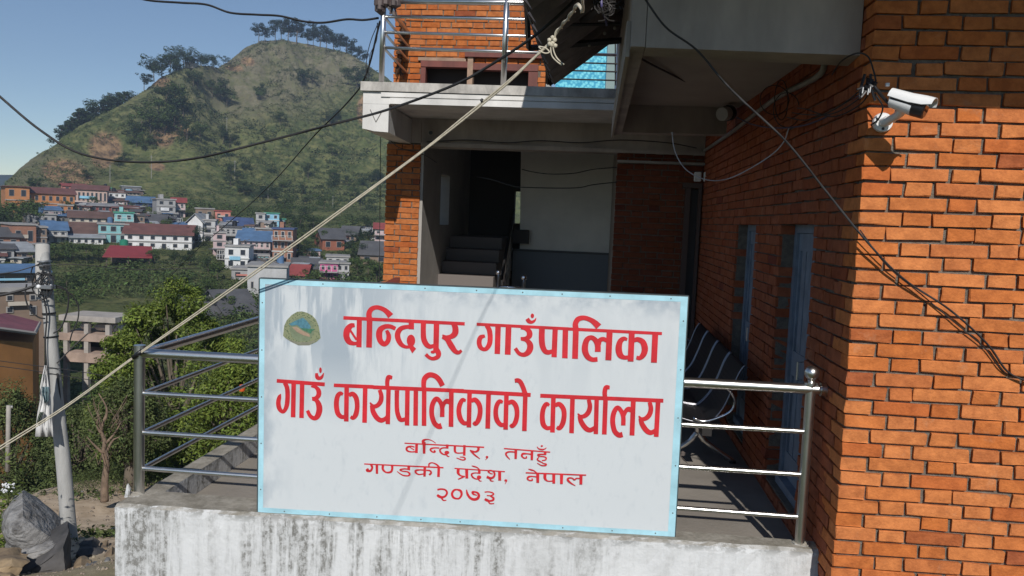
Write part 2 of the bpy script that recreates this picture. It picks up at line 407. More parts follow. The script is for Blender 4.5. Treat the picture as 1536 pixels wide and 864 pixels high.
# reveals of the openings and the doors set into them
def door(D, label, lrec=.085):
    a, b, c, d = D; e = MB()
    x = XS+lrec
    o = empty('door', label, 'door', (x, (a+b)/2, c))
    L0 = o.location.copy()
    f = MB(); f.box(x, x+.06, a, a+.06, c, d-.002); f.box(x, x+.06, b-.06, b, c, d-.002); f.box(x, x+.06, a+.06, b-.06, d-.07, d-.002); f.box(x-.03, x+.06, a+.06, b-.06, c, c+.05)
    f.v = [v-L0 for v in f.v]; f.build('door_frame', BLUEP, o)
    mid = (a+b)/2
    for (p, q) in ((a+.063, mid-.003), (mid+.003, b-.063)):
        w = q-p; z1 = d-.073; z0 = c+.053; hh = z1-z0
        g = MB(); g.box(x+.03, x+.05, p, q, z0, z1)
        for (s0, s1) in ((0, .10), (.42, .52), (.93, 1)): g.box(x+.016, x+.0295, p, q, z0+hh*s0, z0+hh*s1)
        g.v = [v-L0 for v in g.v]; lf = g.build('door_leaf', BLUEP, o)
        for (s0, s1) in ((.10, .42), (.52, .93)):
            for i in range(4):
                if i % 4 == 0 or i == 3: yy0 = p+(w-.035 if i == 3 else 0); yy1 = yy0+.035
                else: yy0 = p+.055+(i-1)*(w-.11)/2; yy1 = yy0+(w-.11)/2-.02
                h = MB().box(x+.017+(.004 if i in (1, 2) else 0), x+.0295, yy0, yy1, z0+hh*s0+.001, z0+hh*s1-.001)
                h.v = [v-L0 for v in h.v]; h.build('slat', BLUEP, lf)
    h = MB().tube([(x+.0, mid-.03, (c+d)/2), (x-.03, mid-.03, (c+d)/2), (x-.03, mid-.03, (c+d)/2-.1), (x, mid-.03, (c+d)/2-.1)], .006)
    h.v = [v-L0 for v in h.v]; h.build('handle', STEEL, o)
    return o
door(D1, 'nearer blue-grey wooden double door in the shaded brick wall')
door(D2, 'farther blue-grey wooden double door, beyond the bench')
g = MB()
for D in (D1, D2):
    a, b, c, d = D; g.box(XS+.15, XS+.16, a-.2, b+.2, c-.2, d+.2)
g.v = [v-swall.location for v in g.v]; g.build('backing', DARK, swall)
# brick reveals inside the openings
rv = []
for D in (D1, D2):
    for r in range(int((D[3]-D[2])/HC)):
        z = D[2]+HC*(r+.5)
        rv.append((D[1]+.0, z))
bsr = BrickSet(BRICK); b_ = MB()
for (y, z) in rv: b_.box(XS+.112, XS+.14, y+.003, y+.05, z-BH/2, z+BH/2)
b_.v = [v-swall.location for v in b_.v]; b_.build('reveal', BRICKSI, swall)

# upper eave of the block: shades the top of the front wall and the beam
ev = MB(); ev.box(-.3, 3.8, 2.62, YF-.002, 1.33, 1.45); ev.box(-.52, 3.8, YF+.45, 7.0, 2.02, 2.16)
tag(ev.build('roof_slab', PAINTW), 'concrete roof slab jutting out above the brick block', 'roof slab')

# ------------------------------------------------------------------ overhanging concrete block (beam, soffit, rear beam)
blk = empty('concrete_overhang', 'grey concrete balcony box overhanging the terrace beside the brick wall', 'overhang', (.17, 3.82, .79))
def pt(p, o): return Vector(p)-o.location
def hexo(o, name, p, m): g = MB().hexa([pt(q, o) for q in p]); return g.build(name, m, o)
zb0, zb1 = .797, .762
hexo(blk, 'front_beam', [(.185, 3.82, zb0), (XS-.003, 3.82, .782), (XS-.003, 3.99, .768), (.185, 3.99, zb0-.004), (.185, 3.82, 2.3), (XS-.003, 3.82, 2.3), (XS-.003, 3.99, 2.3), (.185, 3.99, 2.3)], PAINTW)
hexo(blk, 'side_beam', [(.118, 3.82, .80), (.182, 3.82, .80), (.182, 7.15, .76), (.118, 7.15, .76), (.118, 3.82, 1.6), (.182, 3.82, 1.6), (.182, 7.15, 1.6), (.118, 7.15, 1.6)], PAINTW)
hexo(blk, 'drip_strip', [(.098, 3.9, .77), (.1165, 3.9, .77), (.1165, 7.15, .73), (.098, 7.15, .73), (.098, 3.9, .93), (.1165, 3.9, .93), (.1165, 7.15, .9), (.098, 7.15, .9)], PAINTC)
hexo(blk, 'soffit', [(.184, 3.992, .93), (XS-.003, 3.992, .93), (XS-.003, 6.98, .99), (.184, 6.98, .99), (.184, 3.992, 1.0), (XS-.003, 3.992, 1.0), (XS-.003, 6.98, 1.05), (.184, 6.98, 1.05)], PAINTC)
hexo(blk, 'rear_beam', [(.184, 7.0, .765), (1.03, 7.0, .775), (1.03, 7.15, .775), (.184, 7.15, .765), (.184, 7.0, 1.05), (1.03, 7.0, 1.05), (1.03, 7.15, 1.05), (.184, 7.15, 1.05)], PAINTW)
# lamp under it
p = at(1090, 170, Y=6.7); lamp = empty('wall_lamp', 'white round lamp under the concrete overhang', 'lamp', p)
MB().tube([(0, 0, 0), (-.045, -.06, -.015)], [.055, .052], 16).build('lamp_shade', mat('lamp_opal', (.45, .45, .46), .5), lamp, True, 40)
MB().tube([(.028, .04, .01), (.002, .003, 0)], [.062, .062], 16).build('lamp_base', BLACKPL, lamp, True, 40)
MB().tube([(.03, .04, .0), (.09, .2, .03), (.1, .3, .05)], .012, 6).build('lamp_arm', BLACKPL, lamp)

# ------------------------------------------------------------------ terrace floor, parapet, railing
ZP, ZF = -1.475, -1.60
fl = MB().box(-2.15, XS+.01, 4.03, 9.6, -1.9, ZF); tag(fl.build('terrace_floor', mat('terrace_screed', (.25, .225, .195), .85, var=.2, scale=2.5, bump=.3, bscale=50)), kind='structure')
par = empty('parapet', 'white plastered parapet with black rain streaks under the railing', 'parapet', (-.6, 3.9, -4.4))
yl, yr = 3.772, 3.888
def jag(n=60):
    """front wall with slightly uneven arris"""
    b = MB(); X0, X1 = -2.285, XS+.005; rowz = [-4.4, -3, -2.2, -1.8, -1.6, -1.52, -1.489, ZP]
    V = []; rr = random.Random(3)
    for i in range(n+1):
        t = i/n; x = X0+(X1-X0)*t; y = yl+(yr-yl)*t
        for k, z in enumerate(rowz):
            dy = rr.uniform(-.004, .004); dz = 0
            if k == len(rowz)-1: dy += .012+rr.uniform(0, .008); dz = rr.uniform(-.003, .003)
            V.append((x, y+dy, z+dz))
        V.append((x, 4.0+(.0 if i else 0), ZP)); V.append((x, 4.0, -1.9)); V.append((x, 4.0, -4.4))
    m_ = len(rowz)+3; F = []
    for i in range(n):
        for k in range(m_-1): a = i*m_+k; F.append((a, a+m_, a+m_+1, a+1))
    F.append(tuple(range(m_))); F.append(tuple(n*m_+k for k in reversed(range(m_))))
    me = mesh('front_wall', [Vector(v)-par.location for v in V], F, PLASTER)
    bm = bmesh.new(); bm.from_mesh(me); bmesh.ops.recalc_face_normals(bm, faces=bm.faces); bm.to_mesh(me); bm.free()
    return place('front_wall', me, par)
jag()
hexo(par, 'side_wall', [(-2.285, 4.002, -4.4), (-2.153, 4.002, -4.4), (-2.153, 9.0, -4.4), (-2.285, 9.0, -4.4), (-2.262, 4.002, ZP-.002), (-2.153, 4.002, ZP-.002), (-2.153, 9.0, ZP-.002), (-2.262, 9.0, ZP-.002)], PLASTER)
# loose plaster flakes where the posts enter
for (x, y) in ((-2.27, 3.93), (1.05, 3.965)):
    b = MB().ball((x, y, ZP-.004), .045, 10, (1, 1, .35))
    if x < 0: b.prism([(-2.315, 3.9, ZP-.01), (-2.28, 3.9, ZP-.01), (-2.285, 3.9, ZP+.03), (-2.298, 3.9, ZP+.062)], (0, .012, 0))
    b.v = [v-par.location+Vector((R.uniform(-.003, .003), R.uniform(-.003, .003), R.uniform(-.003, .003))) for v in b.v]; b.build('mortar_lump', PLASTER, par)

YR = 3.954
rail = empty('steel_railing', 'shiny stainless steel railing on the white parapet, in front of and beside the terrace', 'railing', (-.6, YR, ZP))
def rtube(name, pts, r, n=14, parent=rail, m=STEEL, **k):
    g = MB().tube([Vector(p)-rail.location for p in pts], r, n); return g.build(name, m, parent, True, 50)
zr = [-.742, -.955, -1.166, -1.362]       # top rail, then three below
# left end a little lower, taken from the picture
def zl(i): return (-.748, -.955, -1.158, -1.345)[i]
def zrr(i): return (-.728, -.932, -1.139, -1.345)[i]
xl, xr = -2.266, 1.042
for i in range(4):
    r_ = .024 if i == 0 else .0125
    x2 = XS+.004 if i == 0 else xr
    rtube('rail', [(xl, YR, zl(i)), (x2, YR, zrr(i))], r_)
post = rtube('post', [(xl, YR, ZP-.02), (xl, YR, -.715)], .027)
rtube('post', [(xr, YR, ZP-.02), (xr, YR, -.70)], .023)
g = MB().ball(Vector((xr, YR, -.652))-rail.location, .034, 20); g.build('finial', STEEL, rail, True)
rtube('finial_neck', [(xr, YR, -.70), (xr, YR, -.683)], [.014, .018])
rtube('finial_collar', [(xr, YR, -.708), (xr, YR, -.698)], .03)
rtube('wall_flange', [(XS-.03, YR, zrr(0)), (XS-.004, YR, zrr(0))], .032)
rtube('post_cap', [(xl, YR, -.716), (xl, YR, -.708)], .029)
# side run going back in depth
xs_ = -2.245
for i in range(4):
    rtube('rail', [(xs_, YR, zl(i)), (xs_-.005, 8.93, (-.735, -.95, -1.16, -1.36)[i])], .024 if i == 0 else .0125)
for y in (5.62, 7.3, 8.85): rtube('post', [(xs_, y, ZP-.02), (xs_, y, -.74)], .024)
def bl(g, name, m, o, smooth=False, fa=None):
    """build a bucket of world-space geometry as a child of o"""
    g.v = [v-o.location for v in g.v]; return g.build(name, m, o, smooth, fa)

# ------------------------------------------------------------------ sign board
BL_, BR_ = Vector((-1.574, 3.818, -1.475)), Vector((.452, 3.919, -1.475))
ex = (BR_-BL_).normalized(); ez = Vector((0, 0, 1)); en = ex.cross(ez).normalized()   # towards the viewer
if en.y > 0: en = -en
def on_sign(x, y, off=0):
    d = ray(x, y); p = d*(BL_.dot(en)/d.dot(en)); return p+en*off
sign = empty('sign_board', 'large white sign board with red Devanagari lettering and pale blue border, leaning on the railing', 'sign', BL_+ex*1.0)
def sign_face_mat():
    m = bpy.data.materials.new('sign_paint'); m.use_nodes = True; t = m.node_tree; N = t.nodes; L = t.links; b = N['Principled BSDF']
    b.inputs['Roughness'].default_value = .55
    g = N.new('ShaderNodeTexCoord')
    def noise(sc3, scale, det, lo, hi, loc=(0, 0, 0)):
        mp = N.new('ShaderNodeMapping'); mp.inputs['Scale'].default_value = sc3; mp.inputs['Location'].default_value = loc; L.new(g.outputs['Object'], mp.inputs[0])
        n = N.new('ShaderNodeTexNoise'); n.inputs['Scale'].default_value = scale; n.inputs['Detail'].default_value = det; n.inputs['Roughness'].default_value = .6; L.new(mp.outputs[0], n.inputs['Vector'])
        r = N.new('ShaderNodeMapRange'); r.inputs[1].default_value = lo; r.inputs[2].default_value = hi; L.new(n.outputs[0], r.inputs[0]); return r.outputs[0]
    sx = N.new('ShaderNodeSeparateXYZ'); L.new(g.outputs['Object'], sx.inputs[0])
    def rng(o, a, bb, c=0, d=1):
        r = N.new('ShaderNodeMapRange'); r.inputs[1].default_value = a; r.inputs[2].default_value = bb; r.inputs[3].default_value = c; r.inputs[4].default_value = d; L.new(o, r.inputs[0]); return r.outputs[0]
    def mul(a, c, op='MULTIPLY'):
        q = N.new('ShaderNodeMath'); q.operation = op; q.use_clamp = True
        for i, w in enumerate((a, c)):
            if isinstance(w, (int, float)): q.inputs[i].default_value = w
            else: L.new(w, q.inputs[i])
        return q.outputs[0]
    # washed-out grey rain patches, mostly top left
    p1 = mul(noise((1, 1, .22), 9, 6, .44, .60), rng(sx.outputs[2], .45, .8)); p1 = mul(p1, rng(sx.outputs[0], -.1, -.55, .2, 1))
    p2 = mul(noise((1, 1, .10), 15, 5, .5, .58, (3, 0, 1)), rng(sx.outputs[2], .55, .85)); p2 = mul(p2, rng(sx.outputs[0], -.05, -.5, 0, .9))
    ed = mul(rng(sx.outputs[0], -.82, -1.0), noise((1, 1, .6), 9, 6, .4, .62)); ed2 = mul(rng(sx.outputs[2], 1.02, 1.12), noise((1, 1, 1), 10, 6, .42, .65))
    fine = noise((1, 1, .5), 30, 6, .55, .8)
    s = mul(mul(p1, p2, 'MAXIMUM'), mul(ed, ed2, 'MAXIMUM'), 'MAXIMUM'); s = mul(s, mul(fine, .35), 'MAXIMUM')
    mx = N.new('ShaderNodeMix'); mx.data_type = 'RGBA'; L.new(s, mx.inputs[0]); mx.inputs[6].default_value = (.56, .595, .62, 1); mx.inputs[7].default_value = (.33, .385, .44, 1)
    L.new(mx.outputs[2], b.inputs['Base Color'])
    wv = noise((1, 1, 1), 3, 2, 0, 1); bn = N.new('ShaderNodeBump'); bn.inputs['Strength'].default_value = .3; bn.inputs['Distance'].default_value = .01; L.new(wv, bn.inputs['Height']); L.new(bn.outputs[0], b.inputs['Normal'])
    return m
SIGNW = sign_face_mat()
SIGNB = mat('pale_blue_border', (.37, .63, .73), .5, var=.25, scale=9, thr=(.25, .75))
RED = mat('sign_red', (.56, .016, .026), .5, var=.22, scale=14)
TL, TR, BRp, BLp = (on_sign(*q) for q in ((390, 418), (1032, 445), (1012, 805), (387, 768)))
def bil(u, v, off=0):
    return (BLp*(1-u)*(1-v)+BRp*u*(1-v)+TL*(1-u)*v+TR*u*v)+en*off
th = .03
g = MB().hexa([bil(0, 0, -th), bil(1, 0, -th), bil(1, 0, 0), bil(0, 0, 0), bil(0, 1, -th), bil(1, 1, -th), bil(1, 1, 0), bil(0, 1, 0)])
bl(g, 'panel', SIGNW, sign)
bw, bh = .0125, .022
b = MB()
for (u0, u1, v0, v1) in ((0, 1, 1-bh, 1), (0, 1, 0, bh*.95), (0, bw, bh*.95, 1-bh), (1-bw*1.3, 1, bh*.95, 1-bh)):
    b.quad(bil(u0, v0, .001), bil(u1, v0, .001), bil(u1, v1, .001), bil(u0, v1, .001))
bl(b, 'border', SIGNB, sign)
b = MB()     # metal angle frame behind, and nail heads
for (u0, u1, v0, v1) in ((-.002, 1.002, 1.0, 1.004), (-.003, 0, 0, 1), (1, 1.0025, 0, 1), (0, 1, -.005, 0)):
    b.hexa([bil(u0, v0, -.034), bil(u1, v0, -.034), bil(u1, v0, .0015), bil(u0, v0, .0015), bil(u0, v1, -.034), bil(u1, v1, -.034), bil(u1, v1, .0015), bil(u0, v1, .0015)])
bl(b, 'frame', mat('sign_frame', (.055, .07, .075), .5, var=.3, scale=20), sign)
NAIL = mat('rusty_nail', (.10, .08, .07), .7)
for i in range(9):
    for (u, v) in (((i+.5)/9, 1-bh*.5), ((i+.5)/9, bh*.45)):
        bl(MB().ball(bil(u+R.uniform(-.02, .02), v, .001), .0035, 6), 'nail', NAIL, sign)
for i in range(5):
    for u in (bw*.5, 1-bw*.6): bl(MB().ball(bil(u, (i+.5)/5, .001), .0035, 6), 'nail', NAIL, sign)
b = MB().tube([bil(1.0, .335, .0), bil(1.012, .345, -.05), bil(1.0, .335, -.09)], .004, 5); b.tube([bil(1.004, .34, .004), bil(1.02, .31, -.02), bil(1.03, .295, 0)], .002, 5)
b.ball(bil(1.012, .34, -.05), .014, 6); bl(b, 'tie_wire', NAIL, sign)

VW = dict(A=(510, 450, 8.64), B=(600, 450, 8.64), C=(710, 460, 9.6), D=(850, 460, 8.64), E=(410, 545, 8.64), F=(545, 555, 8.64), G=(680, 560, 8.64), H=(800, 570, 7.68),
          I=(600, 650, 10.97), J=(720, 655, 12.8), K=(540, 685, 10.97), M=(670, 690, 13.96), N=(780, 695, 13.96), O=(645, 720, 13.96), Q=(415, 455, 12.34))
class Ink:
    """painted strokes traced as centre lines with widths, laid on the board"""
    def __init__(s): s.b = MB(); s.k = 0
    def put(s, view, x, y):
        x0, y0, c = VW[view]; return on_sign(x0+x/c, y0+y/c, .0016+s.k*.00012)
    def S(s, view, *pts, k=7):
        P = spline([Vector(p) for p in pts], k) if len(pts) > 2 else [Vector(p) for p in pts]
        L_, R_ = [], []
        for i, p in enumerate(P):
            t = P[min(i+1, len(P)-1)].xy-P[max(i-1, 0)].xy
            t = t.normalized() if t.length > 1e-6 else Vector((1, 0)); n = Vector((-t.y, t.x))*(max(p.z, 2)/2)
            L_.append(s.put(view, p.x+n.x, p.y+n.y)); R_.append(s.put(view, p.x-n.x, p.y-n.y))
        n0 = len(s.b.v); s.b.v += L_+R_; m = len(P)
        for i in range(m-1): s.b.f.append((n0+i, n0+i+1, n0+m+i+1, n0+m+i))
        s.k += 1; return s
    def bar(s, view, x0, y0, x1, y1, w, w2=None):
        """upright stroke with level ends"""
        w2 = w2 or w; sl_ = .045
        n0 = len(s.b.v); s.b.v += [s.put(view, x0-w/2, y0-w/2*sl_), s.put(view, x0+w/2, y0+w/2*sl_), s.put(view, x1+w2/2, y1+w2/2*sl_), s.put(view, x1-w2/2, y1-w2/2*sl_)]
        s.b.f.append((n0, n0+1, n0+2, n0+3)); s.k += 1; return s
    def E(s, view, cx, cy, rx, ry):
        n0 = len(s.b.v); s.b.v += [s.put(view, cx+rx*math.cos(a*PI/10), cy+ry*math.sin(a*PI/10)) for a in range(20)]; s.b.f.append(tuple(range(n0, n0+20))); s.k += 1; return s
    def P(s, view, *pts):
        n0 = len(s.b.v); s.b.v += [s.put(view, *p) for p in pts]; s.b.f.append(tuple(range(n0, n0+len(pts)))); s.k += 1; return s
    def done(s, name, label, m=None):
        s.b.v = [v-sign.location for v in s.b.v]
        me = mesh(name, s.b.v, s.b.f, m or RED)
        # all faces towards the viewer
        for p in me.polygons:
            if p.normal.dot(en) < 0: p.flip()
        o = link(bpy.data.objects.new(name, me), sign)
        if label: o['label'] = label
# line 1, word 1
w = Ink()
w.S('A', (45, 230, 45), (1617, 308, 44), k=1)
w.bar('A', 252, 245, 246, 612, 68); w.S('A', (192, 325, 48), (140, 335, 68), (95, 390, 84), (85, 470, 80), (118, 538, 74), (170, 562, 52), (220, 562, 44)); w.S('A', (125, 378, 30), (215, 515, 28))
w.bar('A', 385, 235, 377, 615, 74); w.S('A', (380, 245, 74), (378, 170, 70), (412, 115, 62), (480, 94, 56), (560, 118, 60), (615, 158, 70), (658, 207, 84))
w.S('A', (720, 370, 50), (650, 342, 56), (580, 345, 62), (522, 385, 76), (508, 455, 82), (526, 530, 72), (575, 570, 64), (622, 530, 62), (632, 460, 60), (605, 392, 42))
w.bar('B', 148, 285, 148, 378, 70); w.S('B', (180, 352, 50), (100, 346, 50), (20, 365, 60), (-25, 420, 70), (-27, 490, 72), (12, 568, 62), (70, 605, 44), (130, 605, 40)); w.E('B', 143, 525, 55, 78)
w.P('B', (118, 590), (165, 585), (210, 628), (160, 690), (122, 622))
w.S('B', (305, 280, 68), (303, 400, 68), (310, 505, 72), (345, 575, 68), (390, 602, 58), (440, 590, 44)); w.bar('B', 475, 280, 467, 655, 72)
w.S('B', (466, 630, 72), (500, 688, 68), (488, 735, 58), (430, 758, 48), (378, 742, 44), (335, 702, 46)); w.E('B', 428, 672, 30, 20)
w.S('B', (692, 300, 60), (718, 360, 78), (714, 428, 80), (668, 470, 64), (605, 478, 44), (550, 450, 14)); w.S('B', (548, 478, 40), (610, 505, 66), (665, 590, 76), (715, 660, 62), (760, 678, 50), (800, 652, 34))
w.done('lettering', 'red word बन्दिपुर on the top line')
# line 1, word 2
w = Ink()
w.S('C', (48, 252, 44), (1370, 318, 44), k=1); w.S('D', (0, 287, 42), (1235, 348, 40), k=1)
GA = ((188, 270, 56), (228, 330, 72), (243, 430, 74), (234, 530, 74), (195, 598, 64), (150, 613, 56), (102, 582, 66), (84, 510, 72), (105, 442, 66), (168, 420, 44))
w.S('C', *GA); w.bar('C', 357, 275, 345, 680, 80); w.bar('C', 508, 280, 495, 690, 84)
w.S('C', (682, 312, 24), (745, 318, 46), (800, 352, 78), (808, 415, 82), (760, 455, 58), (682, 462, 50)); w.S('C', (690, 460, 52), (765, 480, 62), (812, 535, 84), (818, 595, 92), (790, 655, 84), (730, 690, 64), (660, 672, 56), (604, 598, 54))
w.S('C', (775, 172, 58), (800, 208, 60), (838, 222, 46), (882, 200, 32), (905, 160, 8)); w.E('C', 850, 130, 25, 33)
w.S('C', (990, 290, 84), (985, 440, 86), (995, 555, 84), (1030, 635, 74), (1080, 656, 68), (1140, 640, 56)); w.bar('C', 1180, 300, 1163, 725, 76); w.bar('C', 1327, 310, 1318, 740, 80)
w.bar('D', 120, 275, 108, 673, 76); w.S('D', (120, 290, 74), (114, 220, 72), (150, 160, 68), (225, 143, 60), (310, 170, 62), (370, 212, 76), (416, 258, 88))
w.S('D', (400, 680, 60), (330, 683, 60), (268, 642, 72), (236, 550, 82), (256, 440, 74), (312, 398, 60), (370, 430, 66), (402, 500, 74), (403, 583, 76)); w.S('D', (408, 500, 66), (430, 435, 60), (475, 418, 56), (525, 440, 54)); w.bar('D', 557, 310, 540, 692, 78)
w.S('D', (785, 425, 34), (740, 412, 54), (692, 452, 72), (674, 540, 84), (692, 620, 80), (740, 655, 56), (800, 655, 50)); w.bar('D', 845, 310, 828, 708, 76)
w.S('D', (870, 435, 52), (920, 422, 62), (985, 455, 74), (1012, 535, 82), (998, 610, 76), (950, 662, 56), (903, 655, 46)); w.bar('D', 1148, 340, 1130, 722, 76)
w.done('lettering', 'red word गाउँपालिका on the top line')
# line 2, word 1
w = Ink()
w.S('E', (45, 225, 48), (668, 272, 50), k=1)
w.S('E', (150, 250, 56), (180, 320, 60), (186, 430, 60), (176, 540, 60), (148, 608, 50), (116, 626, 46), (78, 580, 60), (66, 505, 60), (80, 435, 50), (97, 395, 10)); w.bar('E', 265, 255, 257, 698, 60); w.bar('E', 375, 262, 366, 707, 58)
w.S('E', (490, 298, 20), (550, 308, 44), (588, 355, 62), (586, 415, 62), (548, 452, 52), (503, 458, 50)); w.S('E', (510, 455, 50), (560, 478, 56), (592, 540, 74), (597, 610, 78), (572, 685, 70), (530, 710, 56), (480, 680, 50), (443, 610, 46))
w.S('E', (560, 125, 34), (570, 178, 52), (600, 192, 46), (632, 172, 36), (655, 122, 8)); w.E('E', 612, 87, 17, 36)
w.done('lettering', 'red word गाउँ on the second line')
# line 2, word 2
w = Ink()
w.S('E', (785, 283, 46), (1300, 305, 50), k=1); w.S('F', (130, 222, 50), (1300, 270, 50), k=1); w.S('G', (0, 224, 50), (1003, 279, 52), k=1)
def ka(view, pts1, bar, pts2):
    w.S(view, *pts1); w.bar(view, *bar); w.S(view, *pts2)
ka('E', ((903, 402, 34), (868, 388, 54), (832, 430, 62), (818, 530, 66), (835, 640, 66), (880, 690, 56), (930, 692, 50)), (952, 285, 946, 752, 60), ((980, 412, 50), (1030, 395, 60), (1075, 450, 66), (1088, 560, 62), (1070, 660, 66), (1035, 706, 52), (1002, 690, 40)))
w.bar('E', 1192, 300, 1183, 768, 60)
w.S('F', (212, 255, 50), (234, 330, 58), (225, 405, 62), (182, 458, 56), (130, 468, 50), (86, 420, 16)); w.S('F', (112, 455, 56), (130, 540, 66), (178, 618, 66), (232, 650, 62), (285, 630, 52), (315, 590, 40)); w.bar('F', 328, 235, 318, 700, 58)
w.S('F', (316, 245, 54), (311, 155, 56), (328, 92, 58), (376, 98, 44))
w.S('F', (437, 262, 60), (435, 400, 58), (440, 530, 60), (465, 618, 60), (495, 645, 56), (545, 635, 50)); w.bar('F', 573, 262, 567, 716, 60); w.bar('F', 682, 270, 678, 718, 60)
w.bar('F', 790, 255, 788, 720, 60); w.S('F', (790, 265, 62), (783, 190, 62), (795, 110, 68), (855, 62, 68), (930, 75, 66), (985, 125, 68), (1028, 202, 66))
w.S('F', (1015, 718, 76), (975, 728, 66), (920, 680, 64), (888, 570, 64), (896, 450, 64), (942, 372, 60), (990, 400, 56), (1022, 480, 58), (1023, 605, 60)); w.S('F', (1024, 500, 48), (1048, 430, 50), (1085, 402, 66), (1125, 415, 60)); w.bar('F', 1142, 272, 1137, 732, 62)
ka('G', ((162, 352, 34), (120, 342, 54), (86, 400, 62), (72, 485, 64), (90, 580, 66), (135, 640, 56), (190, 642, 50)), (212, 235, 202, 697, 60), ((235, 352, 50), (285, 340, 60), (335, 400, 64), (349, 490, 64), (330, 590, 66), (290, 650, 54), (258, 632, 38)))
w.bar('G', 458, 255, 446, 712, 62)
ka('G', ((642, 372, 34), (600, 360, 54), (563, 415, 60), (550, 505, 62), (566, 600, 64), (615, 662, 56), (665, 662, 50)), (690, 262, 678, 725, 60), ((712, 382, 50), (765, 366, 60), (812, 420, 64), (827, 520, 62), (808, 620, 64), (765, 680, 52), (737, 660, 36)))
w.bar('G', 934, 275, 921, 743, 60); w.S('G', (935, 268, 62), (905, 180, 60), (872, 112, 60), (838, 88, 56), (797, 92, 50))
w.done('lettering', 'red word कार्यपालिकाको on the second line')
# line 2, word 3
w = Ink()
w.S('H', (80, 180, 46), (1498, 238, 46), k=1)
ka('H', ((185, 292, 32), (150, 276, 50), (116, 330, 56), (103, 420, 58), (115, 510, 60), (155, 552, 50), (200, 550, 45)), (232, 185, 220, 604, 54), ((252, 290, 48), (300, 278, 55), (345, 330, 58), (355, 410, 58), (338, 500, 60), (300, 555, 50), (270, 540, 36)))
w.bar('H', 452, 205, 440, 612, 54)
def ya(ox, oy, b):
    w.S('H', (638+ox, 225+oy, 46), (652+ox, 300+oy, 54), (635+ox, 368+oy, 58), (592+ox, 412+oy, 52), (545+ox, 418+oy, 40), (511+ox, 385+oy, 14)); w.S('H', (532+ox, 410+oy, 48), (552+ox, 480+oy, 58), (602+ox, 552+oy, 60), (655+ox, 576+oy, 55), (712+ox, 545+oy, 44)); w.bar('H', *b)
ya(0, 0, (730, 215, 720, 622, 52))
w.bar('H', 832, 215, 817, 626, 54); w.S('H', (828, 215, 52), (822, 140, 54), (838, 85, 54), (880, 85, 42))
w.S('H', (1028, 625, 62), (985, 632, 60), (936, 585, 58), (914, 480, 58), (926, 380, 58), (965, 318, 52), (1005, 345, 50), (1035, 420, 52), (1036, 522, 52)); w.S('H', (1037, 420, 44), (1065, 355, 48), (1100, 335, 60), (1140, 352, 52)); w.bar('H', 1152, 232, 1136, 637, 56)
ya(702, 28, (1437, 243, 1415, 652, 54))
w.done('lettering', 'red word कार्यालय on the second line')
# line 3
w = Ink()
w.S('I', (75, 160, 20), (1385, 228, 24), k=1)
w.bar('I', 275, 170, 270, 322, 46); w.S('I', (240, 225, 22), (180, 210, 22), (122, 228, 34), (108, 262, 34), (135, 292, 28), (190, 303, 22), (255, 300, 24)); w.S('I', (150, 218, 16), (235, 272, 16))
w.bar('I', 397, 140, 398, 332, 54, 42); w.S('I', (390, 170, 54), (384, 120, 46), (440, 98, 20), (520, 115, 14), (590, 160, 12))
w.S('I', (650, 240, 22), (580, 236, 22), (520, 246, 28), (502, 270, 30), (540, 305, 24), (575, 300, 32), (562, 275, 24))
w.bar('I', 780, 180, 778, 235, 44); w.S('I', (798, 238, 24), (710, 236, 22), (662, 262, 28), (668, 305, 30), (715, 342, 24), (770, 350, 22)); w.E('I', 772, 312, 40, 28); w.S('I', (765, 345, 26), (785, 372, 22), (814, 380, 12))
w.S('I', (905, 195, 42), (905, 285, 38), (940, 320, 22), (1045, 318, 20)); w.bar('I', 1062, 190, 1058, 362, 42); w.S('I', (985, 385, 12), (1050, 390, 20), (1074, 418, 26), (1030, 435, 20), (930, 400, 14))
w.S('I', (1290, 215, 44), (1290, 268, 40), (1240, 300, 28), (1150, 275, 20)); w.S('I', (1165, 285, 26), (1230, 350, 28), (1315, 415, 14)); w.E('I', 1432, 385, 22, 18); w.S('I', (1447, 388, 20), (1405, 435, 6))
w.S('J', (460, 222, 22), (1348, 292, 22), k=1)
w.bar('J', 690, 232, 685, 422, 56, 46); w.S('J', (668, 290, 26), (560, 285, 28), (502, 312, 36), (512, 360, 32), (575, 432, 16))
w.bar('J', 1000, 262, 995, 445, 52, 46); w.S('J', (975, 330, 26), (900, 322, 24), (830, 322, 40), (802, 355, 36), (840, 402, 26), (893, 400, 26), (890, 368, 22))
w.bar('J', 1254, 282, 1250, 335, 52); w.S('J', (1275, 335, 24), (1180, 332, 26), (1112, 340, 30), (1140, 368, 24), (1230, 378, 22), (1272, 405, 30), (1255, 440, 24), (1190, 452, 18)); w.S('J', (1130, 385, 20), (1102, 430, 28), (1150, 468, 24), (1215, 498, 16))
w.S('J', (1200, 505, 14), (1270, 520, 26), (1258, 546, 26), (1180, 545, 22), (1100, 500, 14)); w.S('J', (1095, 185, 12), (1130, 225, 22), (1200, 240, 26), (1250, 225, 18), (1275, 205, 10)); w.E('J', 1188, 172, 22, 16)
w.done('lettering', 'small red third line reading बन्दिपुर, तनहुँ')
